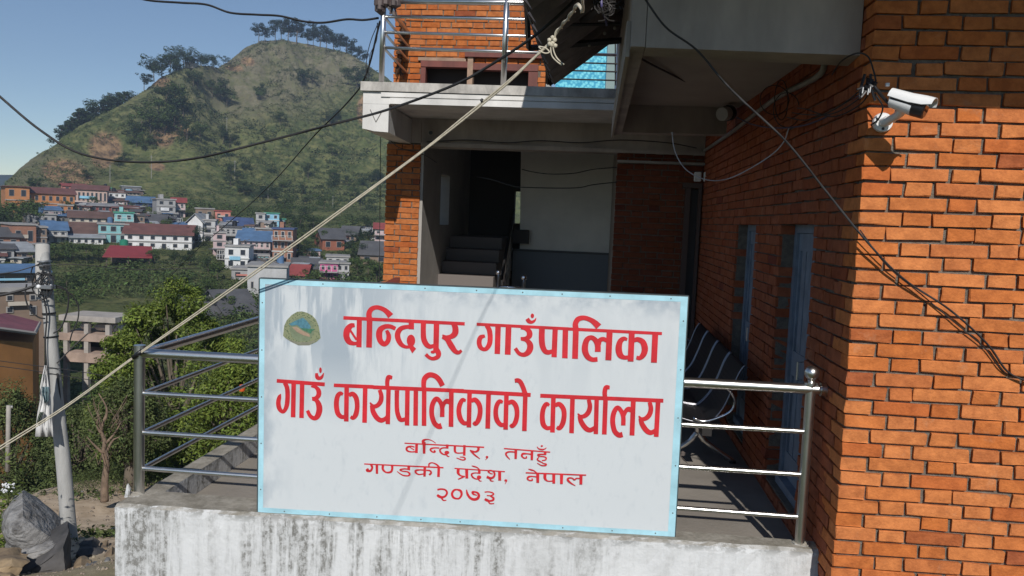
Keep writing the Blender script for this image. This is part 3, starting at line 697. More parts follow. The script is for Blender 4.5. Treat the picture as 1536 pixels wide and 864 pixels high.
# line 4
w = Ink()
w.S('K', (70, 118, 20), (1375, 180, 24), k=1)
w.S('K', (185, 130, 40), (202, 180, 36), (172, 232, 38), (118, 222, 48), (140, 192, 20)); w.bar('K', 278, 132, 280, 280, 44, 38)
w.S('K', (378, 140, 40), (378, 205, 38), (430, 255, 26), (505, 250, 36), (530, 205, 36), (530, 138, 44))
w.bar('K', 805, 155, 800, 208, 46); w.S('K', (825, 212, 22), (740, 198, 22), (662, 212, 26), (700, 236, 20), (780, 246, 24), (818, 280, 34), (790, 312, 24), (700, 300, 22), (610, 240, 12))
w.S('K', (1050, 218, 22), (980, 215, 24), (918, 228, 34), (922, 262, 30), (970, 290, 22), (1050, 280, 20)); w.bar('K', 1068, 165, 1062, 325, 46, 40); w.S('K', (1090, 220, 22), (1150, 228, 26), (1173, 262, 30), (1140, 298, 34)); w.bar('K', 1298, 160, 1292, 330, 44)
w.S('K', (1135, 165, 22), (1140, 115, 26), (1190, 97, 18), (1260, 125, 26), (1305, 172, 32))
w.S('M', (165, 170, 22), (1222, 240, 24), k=1)
w.S('M', (245, 180, 66), (242, 265, 58), (290, 320, 30), (375, 342, 26)); w.bar('M', 420, 188, 424, 382, 66, 60); w.S('M', (385, 335, 26), (310, 368, 30), (240, 398, 22))
w.bar('M', 685, 195, 685, 275, 56); w.S('M', (705, 275, 26), (600, 264, 22), (525, 290, 36), (545, 350, 34), (605, 388, 26), (660, 395, 22)); w.E('M', 680, 355, 48, 38); w.S('M', (668, 395, 30), (695, 432, 24), (735, 435, 14)); w.S('M', (525, 115, 12), (580, 130, 28), (640, 152, 24), (692, 200, 26))
w.bar('M', 1110, 225, 1112, 425, 66, 62); w.S('M', (965, 285, 20), (915, 272, 24), (872, 230, 36), (925, 212, 28), (985, 240, 34), (1006, 290, 42), (985, 345, 44), (925, 375, 48), (840, 345, 56)); w.S('M', (900, 380, 30), (930, 428, 28), (985, 438, 18)); w.E('M', 1240, 420, 32, 24); w.S('M', (1258, 428, 26), (1222, 500, 6))
w.S('N', (120, 190, 26), (1385, 240, 26), k=1)
w.bar('N', 372, 198, 372, 400, 66, 58); w.S('N', (345, 275, 24), (250, 265, 24), (182, 275, 40), (157, 312, 36), (200, 350, 26), (258, 345, 28), (252, 308, 22)); w.S('N', (175, 110, 12), (240, 130, 30), (300, 150, 22), (355, 200, 26))
w.S('N', (525, 212, 68), (525, 305, 58), (580, 362, 26), (690, 362, 24)); w.bar('N', 708, 218, 708, 415, 64, 58); w.bar('N', 872, 228, 868, 425, 66, 58)
w.bar('N', 1278, 232, 1275, 435, 66, 60); w.S('N', (1245, 308, 22), (1180, 308, 28), (1142, 342, 34)); w.S('N', (1142, 345, 30), (1095, 303, 26), (1025, 298, 32), (1000, 335, 46), (1060, 400, 34), (1162, 462, 12))
w.done('lettering', 'small red fourth line reading गण्डकी प्रदेश, नेपाल')
w = Ink()
w.S('O', (155, 202, 36), (230, 188, 36), (320, 205, 38), (357, 265, 44), (320, 335, 44), (250, 358, 48), (190, 340, 60), (150, 310, 48)); w.S('O', (240, 365, 46), (280, 422, 30), (345, 422, 20))
w.S('O', (562, 195, 34), (640, 225, 52), (662, 300, 48), (620, 375, 40), (562, 388, 36), (490, 360, 48), (462, 285, 50), (500, 215, 44), (562, 195, 34))
w.S('O', (765, 200, 22), (785, 290, 48), (840, 370, 52), (920, 405, 56), (998, 382, 60), (1024, 320, 56), (998, 270, 46), (940, 247, 36), (890, 252, 46), (912, 292, 42), (985, 320, 18))
w.S('O', (1145, 250, 28), (1230, 245, 26), (1310, 265, 30), (1328, 298, 36), (1270, 324, 24), (1190, 322, 26)); w.S('O', (1250, 325, 20), (1325, 370, 46), (1318, 418, 46), (1250, 435, 40), (1190, 418, 60), (1145, 395, 44)); w.S('O', (1220, 438, 34), (1260, 490, 28), (1345, 490, 22))
w.done('lettering', 'small red year २०७३ on the bottom line')
# worn round emblem
em = bpy.data.materials.new('emblem_print'); em.use_nodes = True; t = em.node_tree; N = t.nodes; L = t.links
v = N.new('ShaderNodeTexVoronoi'); v.inputs['Scale'].default_value = 130; tc = N.new('ShaderNodeTexCoord'); L.new(tc.outputs['Object'], v.inputs['Vector'])
cr = N.new('ShaderNodeValToRGB'); cr.color_ramp.elements[0].color = (.045, .09, .05, 1); cr.color_ramp.elements[1].color = (.21, .23, .13, 1); cr.color_ramp.elements[0].position = .22; cr.color_ramp.elements[1].position = .42
L.new(v.outputs['Distance'], cr.inputs[0]); L.new(cr.outputs[0], N['Principled BSDF'].inputs['Base Color']); N['Principled BSDF'].inputs['Roughness'].default_value = .6
w = Ink(); w.P('Q', (120, 600), (140, 420), (190, 310), (280, 215), (380, 155), (470, 148), (570, 175), (660, 225), (730, 300), (780, 420), (815, 640), (740, 710), (600, 775), (400, 775), (250, 700), (160, 640)); w.done('emblem', 'worn olive and teal emblem', em)
for (m_, pts) in ((mat('emblem_tan', (.17, .21, .13), .6, var=.2, scale=60), ((230, 470), (300, 300), (460, 235), (600, 290), (690, 420), (690, 560), (600, 690), (400, 700), (300, 640))),
                  (mat('emblem_grey', (.20, .20, .15), .6, var=.2, scale=60), ((165, 640), (250, 675), (400, 715), (600, 715), (745, 670), (700, 715), (600, 770), (400, 770), (250, 700))),
                  (mat('emblem_teal', (.07, .20, .26), .6, var=.4, scale=70), ((230, 385), (330, 330), (400, 300), (490, 265), (560, 320), (620, 400), (640, 450), (600, 470), (450, 455), (380, 400), (280, 412))),
                  (mat('emblem_green', (.05, .17, .10), .6, var=.4, scale=70), ((450, 460), (600, 468), (720, 478), (655, 512), (640, 560), (560, 520), (500, 495))),
                  (mat('emblem_pink', (.34, .24, .17), .6, var=.2, scale=60), ((290, 440), (370, 430), (470, 500), (610, 570), (620, 620), (500, 590), (380, 530)))):
    w.P; q = Ink(); q.k = 3 if 'grey' in m_.name else 2 if 'tan' in m_.name else 5+len(m_.name); q.P('Q', *pts); q.done('emblem_patch', None, m_)

# ------------------------------------------------------------------ security camera
cc = empty('security_camera', 'white bullet security camera with black front on the sunlit brick wall', 'camera', (1.179, YF, .475))
bl(MB().tube([(1.179, YF-.001, .475), (1.179, YF-.012, .475), (1.179, YF-.02, .475)], [.041, .041, .038], 24), 'base_plate', WHITEMETAL, cc, True, 40)
for a in (.6, 2.7, 4.7): bl(MB().tube([(1.179+.027*math.cos(a), YF-.0195, .475+.027*math.sin(a)), (1.179+.027*math.cos(a), YF-.023, .475+.027*math.sin(a))], .006, 8), 'screw', BLACKPL, cc)
bl(MB().tube(spline([(1.179, YF-.02, .475), (1.185, YF-.06, .478), (1.198, YF-.14, .493), (1.197, YF-.20, .518)]), [.02]*6+[.016]*7+[.018]*6, 12), 'bracket_arm', WHITEMETAL, cc, True, 50)
bl(MB().ball((1.185, YF-.05, .478), .021, 12), 'joint', WHITEMETAL, cc, True)
# body axis: mostly along +X, slightly to the viewer and down
CA = Vector((1.146, YF-.185, .549)); CB = Vector((1.268, YF-.262, .502)); ca = (CB-CA).normalized()
cs = ca.cross(Vector((0, 0, 1))).normalized(); cu = cs.cross(ca)
def sect(t, shape, sc_=1):
    c = CA.lerp(CB, t); return [c+(cs*x+cu*z)*sc_*1.0 for x, z in shape]
def loft(secs):
    b = MB(); n = len(secs[0])
    for s_ in secs: b.v += s_
    for i in range(len(secs)-1):
        for k in range(n): j = (k+1) % n; b.f.append((i*n+k, i*n+j, (i+1)*n+j, (i+1)*n+k))
    b.f.append(tuple(range(n))); b.f.append(tuple((len(secs)-1)*n+k for k in range(n))); return b
def ell(rx, rz, z0=0, n=20, a0=0, a1=2*PI): return [(rx*math.cos(a0+(a1-a0)*k/n), z0+rz*math.sin(a0+(a1-a0)*k/n)) for k in range(n)]
bl(loft([sect(.0, ell(.024, .022, -.002)), sect(.04, ell(.033, .031, -.004)), sect(.5, ell(.036, .036, -.008)), sect(.62, ell(.036, .036, -.009))]), 'housing', WHITEMETAL, cc, True, 50)
bl(loft([sect(.62, ell(.0365, .0365, -.009)), sect(.92, ell(.037, .037, -.009)), sect(.94, ell(.031, .031, -.009))]), 'front_housing', BLACKPL, cc, True, 50)
bl(loft([sect(.941, ell(.03, .03, -.009)), sect(.948, ell(.03, .03, -.009))]), 'lens_window', GLASSB, cc, True, 50)
bl(loft([sect(.05, ell(.037, .010, -.001)), sect(.62, ell(.0395, .012, -.005)), sect(.93, ell(.0395, .006, -.002))]), 'black_band', BLACKPL, cc, True, 50)
def shield(t, r, h, sag):
    out = []; inn = []
    for k in range(11):
        a = PI*k/10; out.append((r*math.cos(a), sag+h*math.sin(a)))
    return out+[(x*.95, z-.002) for x, z in reversed(out)]
bl(loft([sect(-.03, shield(0, .040, .036, .004)), sect(.5, shield(0, .043, .040, .000)), sect(.85, shield(0, .044, .040, .004)), sect(1.08, shield(0, .045, .030, .014))]), 'sun_shield', WHITEMETAL, cc, True, 50)

# ------------------------------------------------------------------ cables
def cable(name, label, pts, r, m=CABLE, cat='cable', group=None, n=6, k=8, wob=0):
    P = [p if isinstance(p, Vector) else at(p[0], p[1], Y=p[2]) for p in pts]
    P = spline(P, k)
    if wob: P = [p+Vector((R.uniform(-wob, wob), 0, R.uniform(-wob, wob))) for p in P]
    o = MB().tube(P, r, n).build(name, m, None, True, 60)
    return tag(o, label, cat, group)
cable('power_cable', 'thick black cable sagging across the hill from the left edge up to the roof', [(-60, 92, 5.4), (0, 145, 5.4), (60, 195, 5.4), (120, 230, 5.4), (200, 243, 5.4), (290, 238, 5.4), (400, 212, 5.4), (500, 186, 5.3), (580, 165, 5.2), (680, 128, 5.0), (740, 95, 4.9), (800, 55, 4.7), (850, 12, 4.6), (880, -20, 4.5)], .0085)
cable('power_cable', 'black wavy cable across the sky ending at the balcony corner', [(180, -12, 8), (220, 0, 8), (270, 4, 8), (310, 7, 8), (345, 19, 8), (385, 22, 8), (420, 24, 8), (455, 32, 8), (485, 34, 8), (520, 29, 8), (545, 30, 8), (568, 27, 8)], .011)
cable('thin_cable', 'thin dark cable running from the balcony corner down over the village', [(570, 32, 8), (548, 115, 9), (520, 155, 10), (470, 205, 12), (420, 262, 15), (380, 302, 17), (330, 345, 20), (290, 380, 22), (250, 420, 24)], .010)
cable('thin_cable', 'thin black wires dangling beside the upper balcony corner', [(567, 35, 8), (556, 62, 8), (550, 90, 8), (549, 125, 8), (548, 160, 8.2)], .004)
cable('thin_cable', 'looser thin wire hanging beside the upper balcony corner', [(566, 34, 8), (565, 60, 8), (556, 80, 8), (553, 100, 8), (552, 122, 8)], .0035)
cable('thin_cable', 'thin black wire hanging straight down in front of the brick pillar', [(571, 200, 8.9), (570, 300, 8.9), (569, 425, 8.9)], .004)
# cream twin rope from the railing post to the roof frame, with its loose ends
def ropeY(x): return 3.9-(x-215)/600*.75
rp = [(0, 672), (100, 609), (205, 533), (330, 446), (470, 346), (575, 270), (640, 222), (690, 182), (760, 125), (800, 88), (828, 62)]
rope = empty('rope', 'cream twin rope stretched diagonally in front of the hill up to the dark awning', 'rope', at(205, 533, Y=3.9))
for k, dx in enumerate((-1.6, 1.6)):
    P = spline([at(x+dx*.5*(math.sin(i*1.7)), y+dx*(1 if x < 620 else .9), Y=ropeY(x) if x > 100 else 4.05) for i, (x, y) in enumerate([(-40, 700)]+rp)], 6)
    bl(MB().tube(P, .0037, 6), 'strand', ROPE, rope, True)
Pa = Vector((-.448, 3.874, -.321))+Vector((.15, -1, .745))*1.75; Pb = Vector((-.905, 3.851, -1.468))+Vector((.15, -1, .745))*3.25  # unseen overhead run of rope, added to cast the shadow line on the sign
tail = spline([at(828, 62, Y=3.13), at(838, 45, Y=3.1), at(848, 33, Y=3.0), at(858, 20, Y=2.9), at(866, 8, Y=2.75), at(873, 0, Y=2.6), Pa, Pb], 8)
nt_ = len(tail); bl(MB().tube(tail, [.0042 if i < nt_-14 else .0042-.0018*min(1, (i-nt_+14)/6) for i in range(nt_)], 6), 'strand', ROPE, rope, True)
bl(MB().tube(spline([p+Vector((.006*math.sin(i*.8), 0, .006*math.cos(i*.8))) for i, p in enumerate(tail[:44])], 2), .003, 5), 'strand', ROPE, rope, True)
b = MB()
for i in range(7): b.ball(at(828+R.uniform(-6, 6), 62+R.uniform(-7, 7), Y=3.12), .009, 7)
bl(b, 'knot', ROPE, rope, True)
for pts in ([(828, 62), (826, 72), (828, 84), (835, 92), (843, 98)], [(830, 62), (830, 74), (834, 85), (840, 92), (846, 97)], [(812, 74), (808, 70), (818, 72), (824, 78), (818, 80), (808, 76)]):
    bl(MB().tube(spline([at(x, y, Y=3.12) for x, y in pts], 5), .0028, 5), 'loose_end', ROPE, rope, True)
bl(MB().tube([at(200, 536, Y=3.92), at(212, 527, Y=3.905)], .012, 8), 'black_tape', BLACKPL, rope, True)
bl(MB().tube([at(722, 152, Y=ropeY(722)), at(724.5, 150, Y=ropeY(724))], .009, 8), 'black_tape', BLACKPL, rope, True)
# right-hand black cable over the beam and across the brick
cable('power_cable', 'thick black cable curving from the roof down across the sunlit bricks', [(962, -12, 3.55), (972, 5, 3.55), (1000, 42, 3.55), (1045, 75, 3.55), (1085, 122, 3.56), (1115, 152, 3.57), (1180, 213, 3.58), (1240, 288, 3.6), (1300, 362, 3.61), (1355, 418, 3.63), (1425, 465, 3.64), (1480, 515, 3.65), (1510, 556, 3.652), (1540, 572, 3.65), (1600, 600, 3.65)], .0046)
cable('power_cable', 'thinner black cable beside the thick one on the sunlit bricks', [(1290, 345, 3.62), (1330, 398, 3.645), (1380, 440, 3.652), (1430, 482, 3.655), (1475, 520, 3.655), (1500, 552, 3.655), (1525, 566, 3.655), (1600, 585, 3.65)], .0026)
cable('thin_cable', 'thin brown cable running under the overhang to the lamp', [(948, 76, 4.4), (965, 90, 4.7), (1000, 108, 5.2), (1040, 128, 5.9), (1078, 146, 6.6)], .006)
cable('white_wire', 'white wire drooping in front of the shaded brick corner', [(1008, 198, 5.2), (1012, 225, 5.2), (1025, 250, 5.2), (1046, 265, 5.2), (1072, 271, 5.2), (1098, 266, 5.2), (1130, 250, 5.1), (1160, 230, 5.0), (1176, 212, 4.9), (1183, 193, 4.8)], .0035, WIREW)
cable('violet_wire', 'violet network wire slung along the shaded side wall', [(1105, 176, 6.4), (1130, 187, 5.6), (1170, 192, 5.0), (1210, 187, 4.6), (1250, 170, 4.2), (1280, 150, 3.9), (1300, 132, 3.62)], .0045, WIREP)
for i, (lab, cx, cy, rx, ry) in enumerate((('upper large coil of thin wire on the shaded wall', 1162, 150, 22, 22), ('lower coil of thin wire on the shaded wall', 1180, 165, 20, 26), ('narrow loop of thin wire on the shaded wall', 1172, 150, 10, 30))):
    pts = [(cx+rx*math.cos(a*.7), cy+ry*math.sin(a*.7), 4.9) for a in range(10)]
    cable('wire_coil', lab, pts, .0028, BLACKM, 'wire coil')
for i in range(3):
    cable('thin_cable', ('topmost', 'middle', 'lowest')[i]+' of the thin black wires fanning from the camera along the shaded wall', [(1306, 118+i*6, 3.6), (1285+i*3, 140+i*8, 3.75), (1250, 165+i*5, 4.0), (1210, 180-i*8, 4.3), (1180+i*8, 176-i*7, 4.6)], .003)
cable('thin_cable', 'black loop of wire above the security camera', [(1248, 112, 4.1), (1262, 92, 3.8), (1285, 80, 3.6), (1302, 85, 3.6), (1310, 105, 3.6), (1314, 122, 3.6)], .0035)
jb = empty('cable_bundle', 'tangled black connectors and wire ends beside the security camera', 'cables', (1.13, 3.6, .6))
b = MB()
for i in range(12):
    p = at(1302+R.uniform(-8, 8), 120+R.uniform(-9, 9), Y=3.6); q = at(1300+R.uniform(-16, 14), 135+R.uniform(-8, 16), Y=3.58)
    b.tube([p, p.lerp(q, .5)+Vector((R.uniform(-.02, .02), 0, 0)), q], R.uniform(.004, .009), 6)
bl(b, 'connectors', BLACKPL, jb)
bl(MB().tube(spline([at(1306, 122, Y=3.6), at(1318, 138, Y=3.57), at(1328, 150, Y=3.53), at(1334, 156, Y=3.51)], 4), .007, 7), 'camera_lead', BLACKPL, jb, True)
bl(MB().tube(spline([at(1312, 140, Y=3.6), at(1324, 160, Y=3.6), at(1318, 178, Y=3.63), at(1306, 188, Y=3.65)], 4), .0035, 6), 'lead', BLACKPL, jb, True)
bl(MB().bbox(1.157, 1.172, 3.585, 3.6, .612, .627, .002), 'white_clip', WHITEMETAL, jb)
for (x, y) in ((1295, 131), (1303, 133), (1306, 130)): bl(MB().tube([at(x, y, Y=3.56), at(x-1.5, y+9, Y=3.56)], .002, 5), 'bare_wire_end', WHITEMETAL, jb)
# conduit on the side wall
cable('conduit', 'pale conduit pipe bent along the top of the shaded wall', [Vector((1.095, 8.9, .81)), Vector((1.095, 7.2, .81)), Vector((1.095, 5.5, .84)), Vector((1.095, 4.5, .80)), Vector((1.095, 4.33, .84)), Vector((1.095, 4.28, .95))], .016, mat('conduit_pvc', (.30, .28, .26), .6, var=.2, scale=10), 'pipe', k=3)

# ------------------------------------------------------------------ waiting bench (perforated black seats in chrome frames)
bench = empty('waiting_bench', 'black waiting-room bench with chrome edges against the shaded terrace wall', 'bench', (.8, 6.4, ZF))
prof = [(1.0, -.862), (.985, -.868), (.955, -.925), (.918, -1.035), (.87, -1.15), (.80, -1.235), (.76, -1.247), (.676, -1.237), (.55, -1.21), (.49, -1.225), (.47, -1.25)]
MESHB = mat('black_seat_mesh', (.012, .012, .014), .45)
def prof_pts(y): return spline([Vector((x, y, z)) for x, z in prof], 4)
ys0, wS = 5.31, .58
for i in range(4):
    ya, yb = ys0+i*wS+.025, ys0+(i+1)*wS-.025
    A, B = prof_pts(ya), prof_pts(yb); b = MB()
    for k in range(len(A)-1):
        for (P, Q) in ((A, B),):
            o_ = Vector((.006, 0, .006)); b.hexa([P[k], Q[k], Q[k+1], P[k+1], P[k]-o_, Q[k]-o_, Q[k+1]-o_, P[k+1]-o_])
    bl(b, 'seat', MESHB, bench, True, 40)
    for y in (ya-.008, yb+.008): bl(MB().tube([p+Vector((-.004, 0, .004)) for p in prof_pts(y)], .0052, 8), 'seat_edge', TUBED, bench, True)
for i in (0, 4):
    y = ys0+i*wS
    P = [Vector((q.x, y, q.z)) for q in (at(px, py, Y=5.31) for px, py in ((1040, 627), (1057, 632), (1084, 624), (1098, 615), (1102, 603), (1099, 592), (1091, 583), (1080, 579)))]
    bl(MB().tube(spline(P, 4), .010, 8), 'armrest', CHROME, bench, True)
bl(MB().box(.745, .805, 5.3, 7.65, -1.32, -1.27), 'cross_beam', BLACKM, bench)
for y in (5.72, 7.2):
    b = MB().tube([(.775, y, -1.30), (.775, y, -1.42)], .022, 10)
    b.tube(spline([(.775, y, -1.40), (.73, y, -1.46), (.64, y, -1.53), (.56, y, -1.585)], 5), [.022]*5+[.017]*11, 10); b.tube(spline([(.775, y, -1.40), (.83, y, -1.46), (.93, y, -1.53), (1.02, y, -1.585)], 5), [.022]*5+[.017]*11, 10)
    bl(b, 'leg', STEEL, bench, True)
    for x in (.56, 1.02): bl(MB().tube([(x, y, -1.60), (x, y, -1.585)], .024, 10), 'foot', BLACKPL, bench, True, 40)

# ------------------------------------------------------------------ rear wing of the building (Y about 9)
YB = 9.0
def brick_panel(label, x0, x1, z0, z1, holes=(), y=YB, single=lambda x, z: True, depth=.11, start=0, thick=.3, bm_=None):
    o = empty('brick_wall', label, 'wall', (x0, y, z0)); items = []
    for r, a, b_, z in wall_rows(x0, x1, z0, z1, start):
        segs = [(a, b_)]
        for (h0, h1, hz0, hz1) in holes:
            if hz0 < z < hz1:
                ns = []
                for (p, q) in segs:
                    if q <= h0 or p >= h1: ns.append((p, q))
                    else:
                        if p < h0-.03: ns.append((p, h0-.003))
                        if q > h1+.03: ns.append((h1+.003, q))
                segs = ns
        items += [(p, q, z, depth) for p, q in segs]
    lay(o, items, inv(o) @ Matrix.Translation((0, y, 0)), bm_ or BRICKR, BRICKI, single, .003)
    g = MB(); xs = sorted({x0, x1, *[h[0] for h in holes], *[h[1] for h in holes]}); zs = sorted({z0, z1, *[h[2] for h in holes], *[h[3] for h in holes]})
    for i in range(len(xs)-1):
        for j in range(len(zs)-1):
            cx, cz = (xs[i]+xs[i+1])/2, (zs[j]+zs[j+1])/2
            if not (x0 < cx < x1 and z0 < cz < z1) or any(h[0] < cx < h[1] and h[2] < cz < h[3] for h in holes): continue
            g.box(xs[i]+(.01 if xs[i] == x0 else 0), xs[i+1]-(.01 if xs[i+1] == x1 else 0), y+.012, y+thick, zs[j], zs[j+1])
    bl(g, 'mortar', MORTAR, o); return o
# left pillar
pil = brick_panel('tall brick pillar at the left end of the rear wing, half sunlit', -2.318, -1.937, -1.6, .80)
# back wall right of the stair opening
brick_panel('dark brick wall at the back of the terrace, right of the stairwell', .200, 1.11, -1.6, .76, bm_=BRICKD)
ledge = MB().box(.20, 1.11, 8.90, 8.998, .66, .685); tag(ledge.build('ledge', CONC), 'thin pale ledge along the top of the dark back wall', 'ledge')
brick_panel('upper sunlit brick wall behind the balcony rail', -2.30, -.60, 1.25, 2.35, holes=((-1.99, -.70, 1.25, 1.71),), y=9.12)
brick_panel('narrow strip of upper brick wall right of the turquoise sheet', .19, .34, 1.25, 2.35, y=9.12)
# upper window, dark red-brown frame
win = empty('window', 'dark balcony window in a red-brown wooden frame', 'window', (-1.35, 9.12, 1.25))
bl(MB().box(-1.985, -.705, 9.33, 9.35, 1.25, 1.705), 'pane', mat('dark_glass', (.02, .012, .010), .6), win)
for (x0, x1, z0, z1, y0, y1) in ((-1.99, -1.935, 1.25, 1.70, 9.10, 9.2), (-1.47, -1.41, 1.25, 1.75, 9.085, 9.2), (-.80, -.70, 1.25, 1.62, 9.10, 9.2), (-1.99, -1.47, 1.64, 1.705, 9.09, 9.2), (-1.41, -.70, 1.62, 1.69, 9.09, 9.2)):
    bl(MB().box(x0, x1, y0, y1, z0, z1), 'window_frame', WOODP if x0 == -1.47 else WOODR, win)
bl(MB().box(-1.50, -.62, 9.06, 9.2, 1.752, 1.80), 'lintel', WOODR, win)
bl(MB().box(-2.02, -1.49, 9.09, 9.2, 1.706, 1.74), 'lintel', WOODP, win)
# grey pipe, turquoise sheet
bl_ = MB().box(-.60, -.545, 9.0, 9.1, 1.25, 2.3).build('column', mat('grey_column', (.30, .31, .30), .8)); tag(bl_, 'narrow grey post beside the turquoise sheet', 'post')
tq = empty('turquoise_screen', 'turquoise patterned sheet behind the balcony railing', 'screen', (-.2, 9.05, 1.25))
def turq_mat():
    m = mat('turquoise_weave', (.07, .50, .66), .5); t = m.node_tree; N = t.nodes; L = t.links; b = N['Principled BSDF']
    tc = N.new('ShaderNodeTexCoord'); vo = N.new('ShaderNodeTexVoronoi'); vo.inputs['Scale'].default_value = 34; L.new(tc.outputs['Object'], vo.inputs['Vector'])
    cr = N.new('ShaderNodeValToRGB'); cr.color_ramp.elements[0].color = (.16, .60, .72, 1); cr.color_ramp.elements[1].color = (.02, .30, .48, 1); cr.color_ramp.elements[0].position = .3; cr.color_ramp.elements[1].position = .7
    L.new(vo.outputs['Distance'], cr.inputs[0]); L.new(cr.outputs[0], b.inputs['Base Color']); return m
bl(MB().box(-.50, .035, 9.05, 9.08, 1.25, 2.3), 'sheet', turq_mat(), tq)
bl(MB().box(.037, .13, 9.0, 9.1, 1.25, 2.3), 'frame_post', mat('grey_green_post', (.20, .28, .28), .7), tq)
bl(MB().box(.131, .185, 9.03, 9.1, 1.25, 2.3), 'frame_edge', mat('navy_edge', (.03, .06, .12), .6), tq)

# balcony
bal = empty('balcony', 'white painted balcony slab with stained edge and bracket over the stairwell', 'balcony', (-1, 8, 1.05))
zA, zB_ = 1.259, 1.248
bl(MB().hexa([(-2.286, 7.82, zA-.085), (1.1, 7.82, zB_-.085), (1.1, 9.11, zB_-.085), (-2.286, 9.11, zA-.085), (-2.286, 7.82, zA), (1.1, 7.82, zB_), (1.1, 9.11, zB_), (-2.286, 9.11, zA)]), 'coping', COPING, bal)
bl(MB().hexa([(-2.266, 7.85, 1.055), (1.1, 7.85, 1.055), (1.1, 9.0, 1.072), (-2.266, 9.0, 1.072), (-2.266, 7.85, zA-.087), (1.1, 7.85, zB_-.087), (1.1, 9.0, zB_-.087), (-2.266, 9.0, zA-.087)]), 'slab', FASCIA, bal)
bl(MB().box(-2.09, 1.1, 7.834, 7.849, 1.123, 1.166), 'fascia_band', FASCIA, bal)
bl(MB().box(-2.00, 1.1, 7.834, 7.849, 1.058, 1.113), 'fascia_band', FASCIA, bal)
bl(MB().prism([(-2.266, 7.848, 1.053), (-2.013, 7.848, 1.053), (-2.013, 7.848, .79), (-2.15, 7.848, .797), (-2.266, 7.848, .819)], (-.035, 1.149, 0)), 'bracket', FASCIA, bal)
g = MB()
for (x0, z0, x1, z1) in ((-2.193, 1.0, -2.134, .883), (-2.134, .883, -2.07, 1.0)): g.tube([(x0, 7.846, z0), (x1, 7.846, z1)], .004, 5)
bl(g, 'incised_mark', mat('groove', (.2, .19, .18), .9), bal)
bl(MB().box(-1.935, 1.114, 9.003, 9.2, .762, 1.235), 'rear_beam', PAINTW, bal)
bl(MB().box(-1.93, 1.112, 8.955, 9.001, .765, .805), 'beam_ledge', PAINTW, bal)
bl(MB().box(-2.30, -1.938, 9.003, 9.2, .802, 1.235), 'beam_end', PAINTW, bal)
b = MB().tube([at(646, 199, Y=8.97), at(646, 199, Y=9.001)], .032, 14); bl(b, 'pipe_collar', PAINTC, bal, True, 50)
b = MB().tube([at(646, 199, Y=8.967), at(646, 199, Y=8.969)], .022, 14); bl(b, 'pipe_mouth', BLACKPL, bal, True, 50)
# balcony railing
br = empty('balcony_railing', 'thin steel railing on the upper balcony', 'railing', (-1, 8, 1.28))
for x, r_ in ((-2.10, .027), (-.927, .027)): bl(MB().tube([(x, 7.88, 1.27), (x, 7.88, 2.2)], r_, 12), 'post', STEEL, br, True)
def bz(y, x0=690): return at(x0, y, Y=7.88).z
for yy, rr_, dy in ((3, .024, 1), (28, .014, 3), (53, .014, 4.5), (77, .014, 5.5)):
    z0 = at(578, yy-dy, Y=7.88).z; z1 = at(820, yy+dy*.6, Y=7.88).z; m_ = (z0+z1)/2
    bl(MB().tube([(-2.10, 7.88, z0), (.12, 7.88, z0+(z1-z0)*2.255/1.55 if 0 else z1)], rr_, 10), 'rail', STEEL, br, True)
    bl(MB().tube([(-2.08, 7.88, z0-.01), (-2.14, 9.1, z0-.02)], rr_*.9, 10), 'rail', STEEL, br, True)
# black grille part of the railing on the right
for yy in (96, 108, 121): bl(MB().tube([at(828, yy-3, Y=8.1), at(935, yy, Y=8.1)], .008, 6), 'bar', BLACKM, br)
for xx in (923, 927): bl(MB().tube([at(xx, 62, Y=8.12), at(xx, 128, Y=8.12)], .007, 6), 'bar', BLACKM, br)
bl(MB().box(-.30, .11, 7.93, 7.99, 1.25, 1.265), 'bar', BLACKM, br)
# dark rag bundle and knotted cloth hanging at the balcony corner
def rag(label, pts, rad, name='cloth_bundle', cat='bundle', m=None, Y=7.85):
    b = MB()
    for (x, y) in pts:
        for i in range(5): b.ball(at(x+R.uniform(-3, 3), y+R.uniform(-3, 3), Y=Y+R.uniform(-.06, .06)), rad*R.uniform(.6, 1.1), 7, (R.uniform(.7, 1.3), 1, R.uniform(.7, 1.4)))
    for i in range(8):
        x, y = pts[-1]; b.tube([at(x+R.uniform(-4, 4), y, Y=Y), at(x+R.uniform(-6, 6), y+R.uniform(8, 22), Y=Y)], .008, 5)
    tag(b.build(name, m or RUST), label, cat)
rag('dark tarpaulin bundle tied at the balcony corner post', [(568, 5), (578, 2), (572, 10), (590, 5)], .05)
rag('dark knotted rag hanging on the brick behind the balcony rail', [(604, 38), (606, 50), (602, 62), (600, 78), (598, 92)], .035, 'rag', 'rag', mat('brown_rag', (.07, .035, .02), .9), 9.05)

# stairwell behind the opening
sw_m = mat('stairwell_plaster', (.36, .34, .315), .95, var=.15, scale=3)
sw = empty('stairwell', 'dark plastered stairwell with steps between the brick pillar and the white wall', 'stairwell', (-1, 9.2, -1.6))
